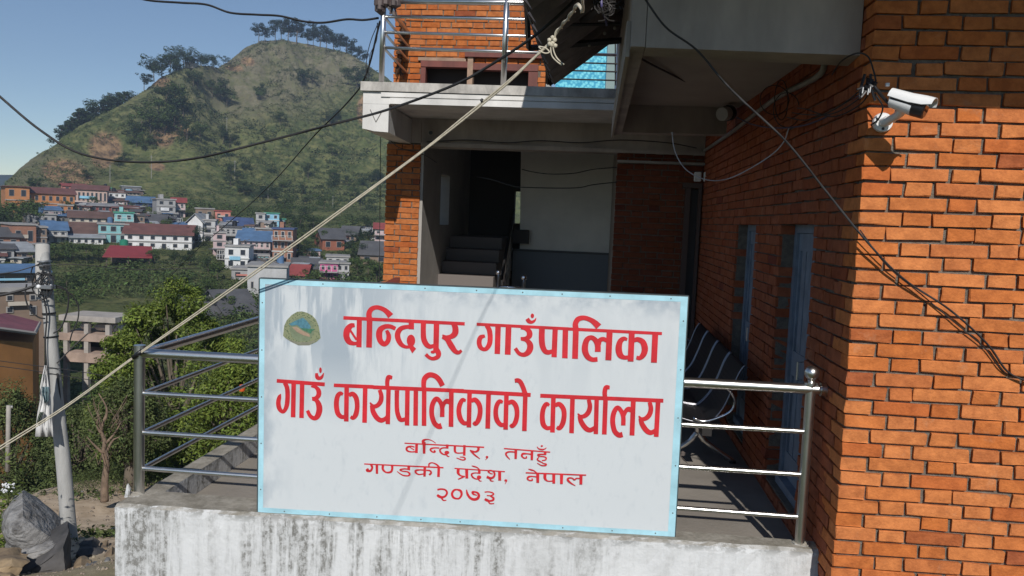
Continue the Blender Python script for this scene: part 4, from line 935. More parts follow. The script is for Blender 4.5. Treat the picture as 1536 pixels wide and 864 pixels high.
# left wall with narrow window slot
lx = -1.905
for (ya, yb, za, zb) in ((9.02, 11.0, -1.6, -.09), (9.02, 11.0, .54, 1.13), (9.02, 10.08, -.09, .54), (10.70, 11.0, -.09, .54), (11.0, 13.0, -1.6, 1.13)):
    bl(MB().box(-2.05, lx, ya, yb, za, zb), 'side_wall', sw_m, sw)
for i in range(8):
    z = -1.32+.155*i; y = 9.04+.255*i
    bl(MB().bbox(lx+.002, -1.21, y, 12.1, z-.155+.002, z, .006), 'step', mat('step_cement', (.16, .14, .13), .9) if i == 0 else bpy.data.materials['step_cement'], sw)
bl(MB().box(lx, -1.22, 12.4, 12.6, -1.6, 1.13), 'back_wall', mat('sooty_wall', (.07, .065, .06), .95), sw)  # even dark colour for the stair back wall and landing edge
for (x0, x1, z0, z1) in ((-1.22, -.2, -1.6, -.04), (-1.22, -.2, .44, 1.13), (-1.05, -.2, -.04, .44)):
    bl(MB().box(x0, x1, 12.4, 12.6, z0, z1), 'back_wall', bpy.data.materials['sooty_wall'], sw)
# white wall and dado
bl(MB().prism([(-1.03, 11.5, -.40), (.25, 11.5, -.40), (.25, 11.5, 1.13), (-1.075, 11.5, 1.13)], (0, .15, 0)), 'white_wall', mat('stair_white', (.80, .76, .70), .9, var=.12, scale=2), sw)
bl(MB().box(-1.12, .25, 11.48, 11.66, -1.6, -.402), 'dado', mat('dado_grey', (.20, .215, .235), .8), sw)
bl(MB().box(-1.12, .25, 11.45, 11.499, -.42, -.39), 'dado_rail', mat('dado_line', (.12, .12, .12), .8), sw)
bl(MB().box(.205, .33, 9.31, 13, -1.6, 1.13), 'side_wall', PAINTC, sw)
bl(MB().box(-2.05, .33, 9.203, 13, 1.131, 1.22), 'ceiling', sw_m, sw)
bl(MB().box(-2.09, -2.052, 9.9, 10.5, -.15, .6), 'shutter', BLACKM, sw)
bl(MB().box(-1.12, -.90, 11.3, 11.42, -.31, -.12), 'landing_edge', bpy.data.materials['sooty_wall'], sw)
# stair handrail
hr = empty('stair_railing', 'chrome stair railing with ball-topped newel posts in the dark stairwell', 'railing', (-1.2, 9.3, -1))
def hpt(x, y, Y): return at(x, y, Y=Y)
P0, P1 = hpt(748, 413, 9.3), hpt(786, 421, 9.3)
for P in (P0, P1):
    bl(MB().tube([P+Vector((0, 0, -.9)), P], .022, 10), 'newel', STEEL, hr, True); bl(MB().ball(P+Vector((0, 0, .035)), .035, 12), 'finial', CHROME, hr, True)
bl(MB().tube([hpt(749, 430, 9.3), hpt(786, 432, 9.3)], .014, 8), 'rail', CHROME, hr, True)
A0, A1 = hpt(752, 418, 9.35), hpt(771, 315, 11.9)
bl(MB().tube([A0, A1], .02, 8), 'handrail', BLACKM, hr, True)
for i in range(9):
    p = A0.lerp(A1, (i+.3)/9); bl(MB().tube([p, p+Vector((0, 0, -.8))], .008, 6), 'baluster', STEEL, hr)
for off in (-.3, -.55): bl(MB().tube([A0+Vector((0, 0, off)), A1+Vector((0, 0, off))], .009, 6), 'rail', STEEL, hr)
# door in the corner, downpipes, junction boxes
dr = empty('doorway', 'dark narrow doorway with brown frame in the far terrace corner', 'door', (1.05, 8.97, -1.6))
for (x0, x1, m_, y0) in ((.93, .985, mat('brown_frame', (.09, .06, .05), .8), 8.93), (1.065, 1.10, bpy.data.materials['brown_frame'], 8.93)):
    bl(MB().box(x0, x1, y0, 8.99, -1.6, .42), 'door_frame', m_, dr)
bl(MB().box(.987, 1.063, 8.955, 8.99, -1.6, .41), 'door_leaf', BLACKM, dr)
bl(MB().box(.90, 1.10, 8.93, 8.99, .422, .47), 'lintel', bpy.data.materials['brown_frame'], dr)
for i, (x, w_) in enumerate(((1.047, .035), (1.062, .04))):
    p = at(x*1000-0, 265, Y=8.85); tag(MB().bbox(p.x-w_, p.x+w_, 8.86, 8.92, p.z-.05, p.z+.05, .008).build('junction_box', WHITEMETAL), ('left' if i == 0 else 'right')+' one of two pale junction boxes in the dark terrace corner', 'junction box')
cable('thin_cable', 'upper black wire across the white stairwell wall', [(783, 254, 9.1), (800, 258, 9.05), (825, 261, 9.02), (860, 260, 9.02), (890, 254, 9.02), (926, 251, 8.98)], .006)
cable('thin_cable', 'lower wire across the stairwell, pale at its left end', [(716, 265, 9.2), (740, 270, 9.15), (765, 278, 9.1), (785, 281, 9.05), (860, 282, 9.0), (890, 277, 9.0), (926, 273, 8.98)], .006)
cable('thin_cable', 'loose black cable clipped along the beam over the stairwell', [(640, 213, 8.94), (700, 210, 8.94), (760, 214, 8.94), (810, 211, 8.94), (870, 214, 8.94), (930, 210, 8.94), (1000, 214, 8.94), (1045, 222, 8.9)], .006)
cable('thin_cable', 'black wire sagging on the shaded pillar under the bracket', [(585, 210, 8.96), (600, 222, 8.9), (635, 232, 8.9), (655, 244, 9.1)], .004)
# small tiled roof piece seen against the pillar foot
tag(MB().hexa([at(566, 432, Y=8.5), at(598, 430, Y=8.5), at(600, 420, Y=8.8), at(588, 420, Y=8.8), at(566, 430, Y=8.5), at(598, 428, Y=8.5), at(600, 416, Y=8.8), at(592, 416, Y=8.8)]).build('rail_end', WOODR), 'small brown rail end at the foot of the brick pillar', 'rail end')

# dark corrugated awning, seen from below
aw = empty('awning', 'dark rusty corrugated iron awning on a black frame, seen from below', 'awning', (-.1, 5.4, 1.2))
b = MB(); n = 40; a0 = Vector((-.40, 6.75, 1.105)); a1 = Vector((.11, 6.75, 1.50)); b0 = Vector((-.40, 3.9, 1.105)); b1 = Vector((.11, 3.9, 1.50)); m_ = 120
for i in range(m_+1):
    t = i/m_
    for (p, q) in ((a0, b0), (a1, b1)):
        P = p.lerp(q, t); b.v.append(P+Vector((-.02, 0, .028))*1.5*math.sin(t*2*PI*10))
for i in range(m_): b.f.append((2*i, 2*i+1, 2*i+3, 2*i+2))
sh = bl(b, 'corrugated_sheet', mat('rusty_iron_sheet', (.19, .155, .145), .55, var=.5, scale=5, metal=.2), aw, True)
sd = sh.modifiers.new('thick', 'SOLIDIFY'); sd.thickness = .004
def bar3(P, Q, w_=.016): bl(MB().tube([P, Q], w_, 4), 'frame_bar', BLACKM, aw)
for (p, q, w_) in (((790, 0, 4.9), (793, 72, 5.9), .018), ((793, 72, 5.9), (940, 60, 5.9), .022), ((822, 125, 6.7), (848, 105, 6.7), .03), ((822, 125, 6.7), (822, 92, 6.5), .02), ((800, 38, 5.3), (930, 36, 5.3), .010), ((832, 66, 5.8), (912, 2, 5.0), .02), ((786, -6, 4.6), (826, 118, 6.6), .016), ((800, 36, 5.3), (862, 0, 5.0), .010)):
    bar3(at(p[0], p[1], Y=p[2]), at(q[0], q[1], Y=q[2]), w_)
for (x, y, Y) in ((830, 92, 6.2), (823, 99, 6.3), (884, 68, 6.0), (907, 50, 5.9), (922, 42, 5.9)): bl(MB().ball(at(x, y, Y=Y-.1), .012, 8), 'bolt', mat('bolt_zinc', (.4, .38, .35), .4, .5) if (x == 830) else bpy.data.materials['bolt_zinc'], aw)
wb = MB()
for i in range(16):
    c = at(912+R.uniform(-16, 16), 8+R.uniform(-12, 12), Y=4.3); rr_ = R.uniform(.02, .05); ph = R.uniform(0, 6)
    wb.tube([c+Vector((rr_*math.cos(ph+a*.6), R.uniform(-.01, .01), rr_*math.sin(ph+a*.6))) for a in range(9)], .004, 5)
tag(wb.build('cable_bundle', BLACKM), 'tangled coil of dark cables hanging above the awning', 'cables')
cable('thin_cable', 'violet wire hanging from the tangled coil above the awning', [(902, -5, 4.3), (903, 12, 4.3), (908, 28, 4.4), (910, 38, 4.5)], .006, mat('violet', (.08, .07, .2), .5))

# ================================================================== landscape
def vnoise(x, y, seed=0):
    xi = np.floor(x).astype(np.int64); yi = np.floor(y).astype(np.int64); fx = x-xi; fy = y-yi
    fx = fx*fx*(3-2*fx); fy = fy*fy*(3-2*fy)
    def h(a, b):
        n = (a*374761393+b*668265263+seed*1442695041) & 0xffffffff
        n = ((n ^ (n >> 13))*1274126177) & 0xffffffff
        return ((n ^ (n >> 16)) & 0xffff)/65535.0
    return (h(xi, yi)*(1-fx)+h(xi+1, yi)*fx)*(1-fy)+(h(xi, yi+1)*(1-fx)+h(xi+1, yi+1)*fx)*fy
def fbm(x, y, o=5, seed=0):
    s_ = 0; a = .5
    for i in range(o): s_ = s_+a*vnoise(x*2**i+i*17.3, y*2**i-i*9.1, seed+i); a *= .5
    return s_
SKY = [(-700, 330), (-300, 322), (-100, 312), (-20, 300), (3, 292), (10, 271), (35, 248), (62, 229), (85, 215), (115, 189), (146, 174), (174, 161), (194, 149), (215, 135), (236, 120), (264, 104), (292, 95), (323, 100), (333, 98), (347, 88), (368, 71), (392, 60), (425, 58), (455, 64), (494, 71), (522, 80), (550, 97), (572, 111), (620, 150), (700, 215), (780, 262), (900, 290), (1100, 300), (1500, 310)]
RID = [(-700, 500), (0, 330), (60, 345), (146, 380), (215, 410), (292, 430), (333, 470), (400, 500), (500, 500), (572, 480), (780, 420), (1500, 400)]
def px_az(x, y): d = ray(x, y); return math.atan2(d.x, d.y), d.z/math.hypot(d.x, d.y)
SK = np.array([px_az(*p) for p in SKY]); RA = np.array([[px_az(x, float(np.interp(x, [p[0] for p in SKY], [p[1] for p in SKY])))[0], r] for x, r in RID])
DT = np.array([(0, -3.2), (4, -3.4), (9, -3.9), (11, -4.35), (14, -5.2), (17, -5.95), (22, -6.85), (25, -9), (30, -12.2), (40, -14.6), (60, -15), (90, -14.3), (130, -12.8), (160, -11.6), (200, -6.5), (250, -1.0), (300, 2.5)])
def terrain(x, y):
    x = np.asarray(x, float); y = np.asarray(y, float)
    d = np.hypot(x, y)+1e-6; az = np.arctan2(x, y)
    base = np.interp(d, DT[:, 0], DT[:, 1])
    front = np.clip((np.abs(az)-1.3)/.3, 0, 1)                       # behind the viewer the ground just stays level
    ts = np.interp(az, SK[:, 0], SK[:, 1]); Rr = np.interp(az, RA[:, 0], RA[:, 1])
    t0 = 2.5/300
    u = np.clip((d-300)/(Rr-300), 0, 1)
    tan = t0+(ts-t0)*u**.88
    hill = tan*d
    over = d > Rr
    hill = np.where(over, ts*Rr-(d-Rr)*.42, hill)
    z = np.where(d < 300, base, hill)
    z = np.where(d > 300, np.maximum(z, -40), z)
    # gullies and bumps, none on the crest line itself
    k = np.clip((d-310)/60, 0, 1)*np.clip((Rr-d)/25, 0, 1)
    rough = (fbm(x/34, y/34, 5, 3)-.48)*34*k+(fbm(x/10, y/10, 5, 5)-.48)*11*k
    z = z+rough+np.where(over, 0, (fbm(x/6, y/6, 3, 11)-.45)*3.2*np.clip((d-310)/50, 0, 1))
    mid = np.clip((d-60)/40, 0, 1)*np.clip((330-d)/60, 0, 1)
    z = z+(fbm(x/22, y/22, 4, 21)-.48)*3.0*mid
    near = np.clip((60-d)/20, 0, 1)*np.clip((d-6)/6, 0, 1)
    z = z+(fbm(x/2.3, y/2.3, 4, 31)-.48)*.55*near
    # field terraces on the lower right flank of the hill
    tm = np.clip((az-px_az(300, 200)[0])/.05, 0, 1)*np.clip((d-290)/15, 0, 1)*np.clip((395-d)/30, 0, 1)
    st = 2.2; fz = z/st; q = np.floor(fz); fr = fz-q; z = np.where(tm > 0, z*(1-tm)+tm*st*(q+np.clip((fr-.62)/.38, 0, 1)), z)
    z = z*(1-front)+(-4.5-d*.002)*front
    z = np.where(d > 900, np.minimum(z, -40-(d-900)*.012), z)
    return z
def tz(x, y): return float(terrain(np.array([x]), np.array([y]))[0])
def ghit(px, py, d0=12, d1=520):
    """first point where the sight line of a pixel meets the land"""
    v = ray(px, py); h = math.hypot(v.x, v.y); dd = np.arange(d0, d1, .5); X = v.x/h*dd; Y = v.y/h*dd; Z = v.z/h*dd
    T = terrain(X, Y); i = np.argmax(Z < T)
    if not (Z < T).any(): i = len(dd)-1
    return Vector((X[i], Y[i], T[i])), dd[i]
azs = np.concatenate([np.arange(-math.pi, -.90, .05), np.arange(-.90, .12, .0022), np.arange(.12, .9, .02), np.arange(.9, math.pi, .06)]); azs = azs[azs < math.pi-.02]
ds = np.concatenate([[0.5], np.arange(2, 30, .35), np.arange(30, 110, 1.6), np.arange(110, 300, 2.2), np.arange(300, 520, 1.5), np.geomspace(520, 9000, 40)])
A_, D_ = np.meshgrid(azs, ds, indexing='ij'); X_ = np.sin(A_)*D_; Y_ = np.cos(A_)*D_; Z_ = terrain(X_, Y_)
na, nd = A_.shape; V = np.stack([X_, Y_, Z_], -1).reshape(-1, 3); i0 = np.arange(na)[:, None]; j0 = np.arange(nd-1)[None]
i1 = (i0+1) % na; F = np.stack([i0*nd+j0, i1*nd+j0, i1*nd+j0+1, i0*nd+j0+1], -1).reshape(-1, 4)[:, ::-1]
# masks that belong to the land: bare rock, dry grass, earth bank
def blob(px, py, rx, ry):
    """soft mask round a place seen at a pixel (angles, so the place has its own extent on the slope)"""
    a, t = px_az(px, py); T = V[:, 2]/np.hypot(V[:, 0], V[:, 1]); AA = np.arctan2(V[:, 0], V[:, 1])
    return np.clip(1.6-1.2*np.sqrt(((AA-a)/(rx/FPX))**2+((T-t)/(ry/FPX))**2), 0, 1)
dist = np.hypot(V[:, 0], V[:, 1])
rock = np.zeros(len(V))
for p in ((158, 222, 17, 18), (152, 242, 10, 8), (97, 258, 22, 14), (120, 268, 14, 8), (262, 195, 16, 8), (240, 122, 12, 6), (372, 92, 8, 5), (352, 102, 10, 4), (545, 165, 8, 18), (236, 250, 8, 5), (245, 205, 12, 12)): rock = np.maximum(rock, blob(*p))
rock *= (dist > 280); dry = (blob(420, 110, 90, 62)*.85+blob(330, 140, 60, 60)*.55+blob(230, 150, 40, 45)*.35+blob(60, 255, 70, 30)*.75+blob(460, 90, 110, 34))*(dist > 280)
earth = np.clip(1.9-np.abs(dist-17)/5, 0, 1)*1.0
azv = np.arctan2(V[:, 0], V[:, 1]); earth = earth*np.clip((1.0-np.abs(azv+.35))/.2, 0, 1)
me = np_mesh('ground', V, F, None, True)
for nm, arr in (('rock', rock), ('dry', np.clip(dry, 0, 1)), ('earth', earth)):
    at_ = me.attributes.new(nm, 'FLOAT', 'POINT'); at_.data.foreach_set('value', arr.astype(np.float32))
def ground_mat():
    m = bpy.data.materials.new('land'); m.use_nodes = True; t = m.node_tree; N = t.nodes; L = t.links; b = N['Principled BSDF']
    b.inputs['Roughness'].default_value = .95; b.inputs['Specular IOR Level'].default_value = .1
    g = N.new('ShaderNodeNewGeometry')
    def noise(scale, det, lo, hi, s3=(1, 1, 1)):
        mp = N.new('ShaderNodeMapping'); mp.inputs['Scale'].default_value = s3; L.new(g.outputs['Position'], mp.inputs[0])
        n = N.new('ShaderNodeTexNoise'); n.inputs['Scale'].default_value = scale; n.inputs['Detail'].default_value = det; n.inputs['Roughness'].default_value = .7; L.new(mp.outputs[0], n.inputs['Vector'])
        r = N.new('ShaderNodeMapRange'); r.inputs[1].default_value = lo; r.inputs[2].default_value = hi; L.new(n.outputs[0], r.inputs[0]); return r.outputs[0]
    def mix(f, a, bb):
        x = N.new('ShaderNodeMix'); x.data_type = 'RGBA'
        if isinstance(f, (int, float)): x.inputs[0].default_value = f
        else: L.new(f, x.inputs[0])
        for i, w in ((6, a), (7, bb)):
            if isinstance(w, tuple): x.inputs[i].default_value = (*w, 1)
            else: L.new(w, x.inputs[i])
        return x.outputs[2]
    def at_(nm): a = N.new('ShaderNodeAttribute'); a.attribute_name = nm; return a.outputs['Fac']
    def mul(a, c, op='MULTIPLY'):
        q = N.new('ShaderNodeMath'); q.operation = op; q.use_clamp = True
        for i, w in enumerate((a, c)):
            if isinstance(w, (int, float)): q.inputs[i].default_value = w
            else: L.new(w, q.inputs[i])
        return q.outputs[0]
    green = mix(noise(.035, 9, .38, .62), (.060, .082, .030), (.135, .155, .058))
    green = mix(noise(.25, 8, .45, .6), green, (.18, .18, .075))
    green = mix(noise(.6, 7, .5, .68), green, (.025, .036, .015))
    dryc = mix(noise(.3, 9, .35, .65), (.12, .11, .07), (.22, .20, .135))
    c = mix(mul(at_('dry'), noise(.12, 9, .3, .55)), green, dryc)
    rk = mix(noise(.35, 10, .38, .6, (1, 1, .5)), (.085, .062, .045), (.36, .235, .13))
    c = mix(mul(mul(at_('rock'), noise(.10, 8, .2, .42)), 2.4), c, rk)
    ea = mix(noise(2.5, 9, .35, .65), (.34, .26, .18), (.56, .45, .33))
    c = mix(mul(at_('earth'), noise(1.1, 8, .22, .32)), c, ea)
    # thin pale terrace lips
    L.new(c, b.inputs['Base Color'])
    bn = N.new('ShaderNodeBump'); bn.inputs['Distance'].default_value = 1.2; iv = mul(.9, mul(at_('earth'), 1.1), 'SUBTRACT'); L.new(iv, bn.inputs['Strength'])
    n = N.new('ShaderNodeTexNoise'); n.inputs['Scale'].default_value = .5; n.inputs['Detail'].default_value = 10; n.inputs['Roughness'].default_value = .75; L.new(g.outputs['Position'], n.inputs['Vector']); L.new(n.outputs[0], bn.inputs['Height']); L.new(bn.outputs[0], b.inputs['Normal'])
    return m
me.materials.append(ground_mat())
gr = link(bpy.data.objects.new('ground', me)); tag(gr, kind='structure')

# far hills beyond the ridge's left shoulder, distance haze painted in as blue
b = MB(); pts = []
for i in range(60):
    a = -1.25+i*.028; h = 120+60*vnoise(np.array([i*.35]), np.array([3.]), 4)[0]+25*vnoise(np.array([i*1.1]), np.array([9.]), 4)[0]
    pts.append((a, h))
for (a, h) in pts: b.v += [Vector((math.sin(a)*5200, math.cos(a)*5200, -120)), Vector((math.sin(a)*5900, math.cos(a)*5900, h*1.0)), Vector((math.sin(a)*6900, math.cos(a)*6900, -120))]
for i in range(59):
    for k in (0, 1): b.f.append((i*3+k, i*3+k+1, i*3+k+4, i*3+k+3))
tag(b.build('hills', mat('far_forest', (.05, .075, .085), .95, var=.3, scale=.003), None, True), kind='structure')

# ------------------------------------------------------------------ foliage
def leaf_quads(C, size, rng, up_bias=.35, out=None):
    """C (n,3) leaf centres -> folded leaf quads"""
    n = len(C); nr = rng.normal(size=(n, 3)); nr[:, 2] = np.abs(nr[:, 2])+up_bias
    if out is not None: nr = nr*.75+out*1.0
    nr /= np.linalg.norm(nr, axis=1, keepdims=True)+1e-9
    a = np.cross(nr, rng.normal(size=(n, 3))); a /= np.linalg.norm(a, axis=1, keepdims=True)+1e-9; b = np.cross(nr, a)
    s_ = (size*rng.uniform(.6, 1.3, (n, 1)))
    w = s_*rng.uniform(.32, .5, (n, 1))
    V = np.stack([C-a*s_*.5, C+b*w*.5+nr*w*.15, C+a*s_*.5, C-b*w*.5+nr*w*.15], 1).reshape(-1, 3)
    F = np.arange(n*4).reshape(n, 4); return V, F
LEAFF = mat('far_foliage', (.070, .105, .034), .9, var=.45, scale=.6, island=.5, spec=.1)
LEAFD = mat('dark_foliage', (.036, .058, .024), .9, var=.4, scale=.6, island=.45, spec=.1)
LEAFP = mat('pine_foliage', (.024, .040, .026), .9, var=.4, scale=.6, island=.4, spec=.1)
LEAFB = mat('bright_foliage', (.16, .215, .038), .55, var=.4, scale=1.6, island=.45, trans=.25, spec=.3)
LEAFM = mat('scrub_foliage', (.10, .13, .045), .8, var=.45, scale=1.2, island=.55, trans=.15, spec=.2)
BARK = mat('bark', (.13, .105, .08), .95, var=.4, scale=6, stretch=(1, 1, .3), bump=.6, bscale=20)
def crown_mesh(name, m, seed, kind='round', n=900, leaf=.17):
    """unit-height tree crown 0..1; clumps with gaps"""
    rng = np.random.default_rng(seed); C = []; O = []
    if kind == 'pine': cl = [(rng.normal(0, .16), rng.normal(0, .16), rng.uniform(.34, .95), rng.uniform(.09, .17)) for _ in range(17)]
    elif kind == 'cone': cl = [(rng.normal(0, .17*(1-z)+.01), rng.normal(0, .17*(1-z)+.01), z, .13*(1.1-z)+.02) for z in rng.uniform(.12, 1, 22)]
    elif kind == 'bush': cl = [(rng.normal(0, .30), rng.normal(0, .30), rng.uniform(.1, .75), rng.uniform(.14, .26)) for _ in range(12)]
    else: cl = [(rng.normal(0, .20), rng.normal(0, .20), rng.uniform(.32, .90), rng.uniform(.10, .19)) for _ in range(15)]
    for (x, y, z, r) in cl:
        k = max(8, int(n*r**2/sum(c[3]**2 for c in cl))); v = rng.normal(size=(k, 3)); v /= np.linalg.norm(v, axis=1, keepdims=True)
        rad = rng.uniform(.55, 1.05, (k, 1))*r; p = v*rad; p[:, 2] *= .75; C.append(p+np.array([x, y, z])); O.append(v)
    C = np.concatenate(C); O = np.concatenate(O); V, F = leaf_quads(C, leaf*.55, rng, .2, O); return np_mesh(name, V, F, m), cl
def trunk_mesh(cl, h0=.0, r=.015, name='trunk', m=BARK):
    b = MB(); top = max(c[2] for c in cl)*.8; b.tube(spline([(0, 0, -.05), (.01, 0, top*.4), (-.01, .01, top*.75), (0, 0, top)], 3), [r*(1.3-.9*i/9) for i in range(10)], 6)
    for c in cl[::3]: b.tube([(0, 0, c[2]*.65), (c[0]*.6, c[1]*.6, c[2]*.88), (c[0], c[1], c[2])], [r*.55, r*.4, r*.2], 4, False)
    return mesh(name, b.v, b.f, m)
TREES = {}
for kind, m_, cnt in (('round', LEAFF, 4), ('round_dark', LEAFD, 3), ('pine', LEAFP, 4), ('cone', LEAFD, 2), ('bush', LEAFF, 3), ('bush_dark', LEAFD, 2)):
    TREES[kind] = []
    for i in range(cnt):
        cm, cl = crown_mesh('crown', m_, 100+i*7+len(kind), kind.split('_')[0], 1300, .125); TREES[kind].append((cm, trunk_mesh(cl)))
def tree(kind, loc, h, w=1.0, label=None, group=None, cat='tree', name=None, sub=None):
    cm, tm = R.choice(TREES[kind]); nm = name or ('pine_tree' if kind in ('pine', 'cone') else 'bush' if 'bush' in kind else 'tree')
    if cat == 'tree' and 'bush' in kind: cat = 'bush'
    o = empty(nm, label, cat, loc, group, R.uniform(0, 6.28)); o.scale = (h*w, h*w, h)
    place('crown', cm, o)
    if 'bush' not in kind: place('trunk', tm, o)
    return o
def tree_px(kind, x, yb, yt, w=1.0, d=None, sink=.02, **k):
    if d is None: p, d = ghit(x, yb)
    else:
        v = ray(x, yb); h_ = math.hypot(v.x, v.y); p = v*(d/h_)
    h = (yb-yt)/FPX*p.dot(fw); q = Vector((p.x, p.y, p.z-h*sink))
    return tree(kind, q, h, w, **k)

# ridge and hill trees (places read off the skyline)
ORD = ('leftmost', 'second', 'third', 'fourth', 'fifth', 'sixth', 'seventh', 'eighth', 'ninth', 'tenth', 'eleventh', 'twelfth', 'thirteenth', 'fourteenth', 'fifteenth', 'sixteenth')
def ordl(i, n): return 'leftmost' if i == 0 else 'rightmost' if i == n-1 else ORD[i]+' from the left'
LUSED = {}
LMH = [(158, 222, 'orange rock face'), (97, 258, 'lower rocky outcrop'), (287, 97, 'ridge pavilion'), (425, 58, 'hill summit'), (333, 98, 'notch in the ridge'), (227, 250, 'power pole in the middle of the hillside'), (352, 258, 'pole above the village'), (548, 150, 'balcony corner'), (250, 198, 'bare red scar'), (340, 189, 'short pole high on the hill'), (499, 303, 'pole at the foot of the hill'), (402, 291, 'light blue house'), (575, 320, 'brick pillar'), (470, 300, 'rope crossing')]
def lm_label(prefix, x, y, lms=LMH):
    for (a, c, nm) in sorted(lms, key=lambda l: math.hypot(l[0]-x, l[1]-y)):
        dx, dy = x-a, y-c; far = 'just ' if math.hypot(dx, dy) < 22 else ''
        w_ = ([('right of' if dx > 0 else 'left of')] if abs(dx) > .5*abs(dy) else []); h_ = (['above' if dy < 0 else 'below'] if abs(dy) > .5*abs(dx) else [])
        t = f"{prefix} {far}{' and '.join(h_+w_)} the {nm}"
        if t not in LUSED and len(t.split()) <= 16: LUSED[t] = 1; return t
    return prefix
ridge = [(388, 58, 33, 1.0), (397, 60, 38, 1), (413, 58, 30, .9), (422, 59, 26, .8), (432, 60, 30, 1.2), (445, 62, 27, 1.3), (462, 66, 38, .9), (470, 66, 42, .9), (480, 68, 37, 1.2), (490, 72, 40, .9), (500, 73, 45, 1), (510, 76, 52, 1.1), (519, 80, 54, 1), (527, 85, 62, 1), (536, 90, 70, 1), (543, 95, 74, 1)]
for i, (x, yb, yt, w_) in enumerate(ridge): tree_px('pine', x, yb+3, yt, w_*1.1, d=float(np.interp(px_az(x, yb)[0], RA[:, 0], RA[:, 1]))-3, label=ordl(i, len(ridge))+' of the pines in the row on the hilltop', group='pines along the hilltop')
for i, (x, yb, yt, w_) in enumerate(((231, 118, 84, 1.1), (243, 116, 80, 1.2), (255, 112, 76, 1.1), (264, 108, 72, .9), (275, 100, 68, 1.1), (284, 100, 74, .9), (302, 101, 78, 1.1), (312, 103, 80, 1.2), (320, 103, 82, .9))):
    tree_px('round_dark', x, yb+2, yt, w_, d=float(np.interp(px_az(x, yb)[0], RA[:, 0], RA[:, 1]))-3, label=ordl(i, 9)+' of the dark trees round the small ridge pavilion', group='trees round the pavilion')
tree_px('pine', 216, 134, 108, 1.2, d=408, label='single small pine standing alone on the left slope of the ridge')
tree_px('round_dark', 338, 96, 84, 1.4, d=468, label='lone round tree in the notch right of the pavilion')
for i, (x, yb, yt) in enumerate(((92, 206, 184), (100, 200, 178), (109, 196, 170), (118, 193, 160), (124, 190, 158), (131, 186, 163), (139, 184, 158), (147, 180, 150), (155, 176, 144), (163, 172, 140), (171, 168, 139), (179, 164, 134), (187, 160, 134), (195, 155, 136))):
    tree_px('cone' if (x % 3) else 'round_dark', x, yb+14, yt, 1.5, d=float(np.interp(px_az(x, yb)[0], RA[:, 0], RA[:, 1]))+12, sink=.0, label=ordl(i, 14)+' of the dark trees rising behind the left slope', group='dark trees behind the left slope')
hillt = [(200, 212, 182, 1.1), (212, 208, 170, 1.2), (205, 222, 194, 1.1), (225, 202, 160, 1.2), (238, 190, 148, 1.2), (250, 172, 128, 1.3), (262, 160, 122, 1.2), (247, 205, 168, 1.1), (262, 196, 156, 1.1), (275, 178, 140, 1.1), (290, 130, 106, 1.1), (296, 136, 108, 1), (318, 148, 122, 1.1), (330, 152, 118, 1.2), (340, 160, 128, 1.1), (230, 222, 196, 1.1), (218, 228, 205, 1.2), (280, 212, 178, 1.1), (300, 215, 182, 1.0), (335, 215, 190, 1.2), (345, 222, 200, 1.3), (185, 245, 228, 1.3), (178, 252, 236, 1.3), (128, 270, 252, 1.3), (390, 150, 128, 1.2), (392, 142, 124, 1.1), (452, 130, 104, 1.1), (468, 128, 104, 1.1), (495, 190, 168, 1.2), (505, 186, 162, 1.2), (522, 128, 102, 1.2), (535, 132, 100, 1.2), (548, 130, 98, 1.2), (555, 148, 118, 1.2), (498, 236, 214, 1.3), (420, 190, 172, 1.3), (56, 282, 264, 1.7), (48, 280, 266, 1.3)]
for x, yb, yt, w_ in hillt: tree_px(R.choice(('round_dark', 'round', 'round_dark')), x, yb, yt, w_, label=lm_label('dark leafy tree on the hillside', x, yb), group='trees on the hillside')
for i in range(34):
    x = R.uniform(330, 575); y = R.uniform(265, 345) if x > 420 else R.uniform(240, 300)
    tree_px(R.choice(('round_dark', 'round', 'round_dark', 'bush_dark')), x, y, y-R.uniform(12, 26), R.uniform(1, 1.4), label=lm_label('green tree low on the hill', x, y), group='trees at the foot of the hill')
# pavilion on the shoulder
p, d_ = ghit(287, 99); v_ = ray(287, 97); dd_ = 427; p = v_*(dd_/math.hypot(v_.x, v_.y))
pv = empty('pavilion', 'tiny open pavilion with blue-grey roof among the trees on the ridge', 'pavilion', p)
for sx in (-1, 1):
    for sy in (-1, 1): MB().box(sx*2-.18, sx*2+.18, sy*2-.18, sy*2+.18, -2, 2.4).build('post', PAINTW, pv)
g = MB(); g.v = [Vector(q) for q in ((-3.2, -3.2, 2.3), (3.2, -3.2, 2.3), (3.2, 3.2, 2.3), (-3.2, 3.2, 2.3), (0, 0, 3.9))]; g.f = [(0, 1, 4), (1, 2, 4), (2, 3, 4), (3, 0, 4), (0, 3, 2, 1)]; g.build('roof', mat('slate_blue', (.10, .14, .19), .7), pv)
MB().box(-2.2, 2.2, -2.2, 2.2, -2, .9).build('base_wall', CONC, pv)
# pale power poles on the slope
POLEM = mat('pale_pole', (.26, .25, .23), .8)
for i, (x, yb, yt, lab) in enumerate(((165, 274, 250, 'left of the two pale power poles above the red school roofs'), (227, 268, 236, 'pale power pole in the middle of the hillside below the scree'), (352, 272, 244, 'pale power pole on the terraced slope above the village'), (340, 200, 178, 'short pale power pole half way up the hill'), (499, 312, 294, 'pale power pole at the foot of the hill beside the rope'), (402, 298, 284, 'short pale power pole behind the light blue house'))):
    p, d_ = ghit(x, yb); h = (yb-yt)/FPX*d_; o = empty('power_pole', lab, 'pole', p); MB().tube([(0, 0, -.5), (0, 0, h)], [.11, .08], 6).build('pole', POLEM, o); MB().box(-.5, .5, -.05, .05, h*.91, h*.925).build('cross_arm', POLEM, o)

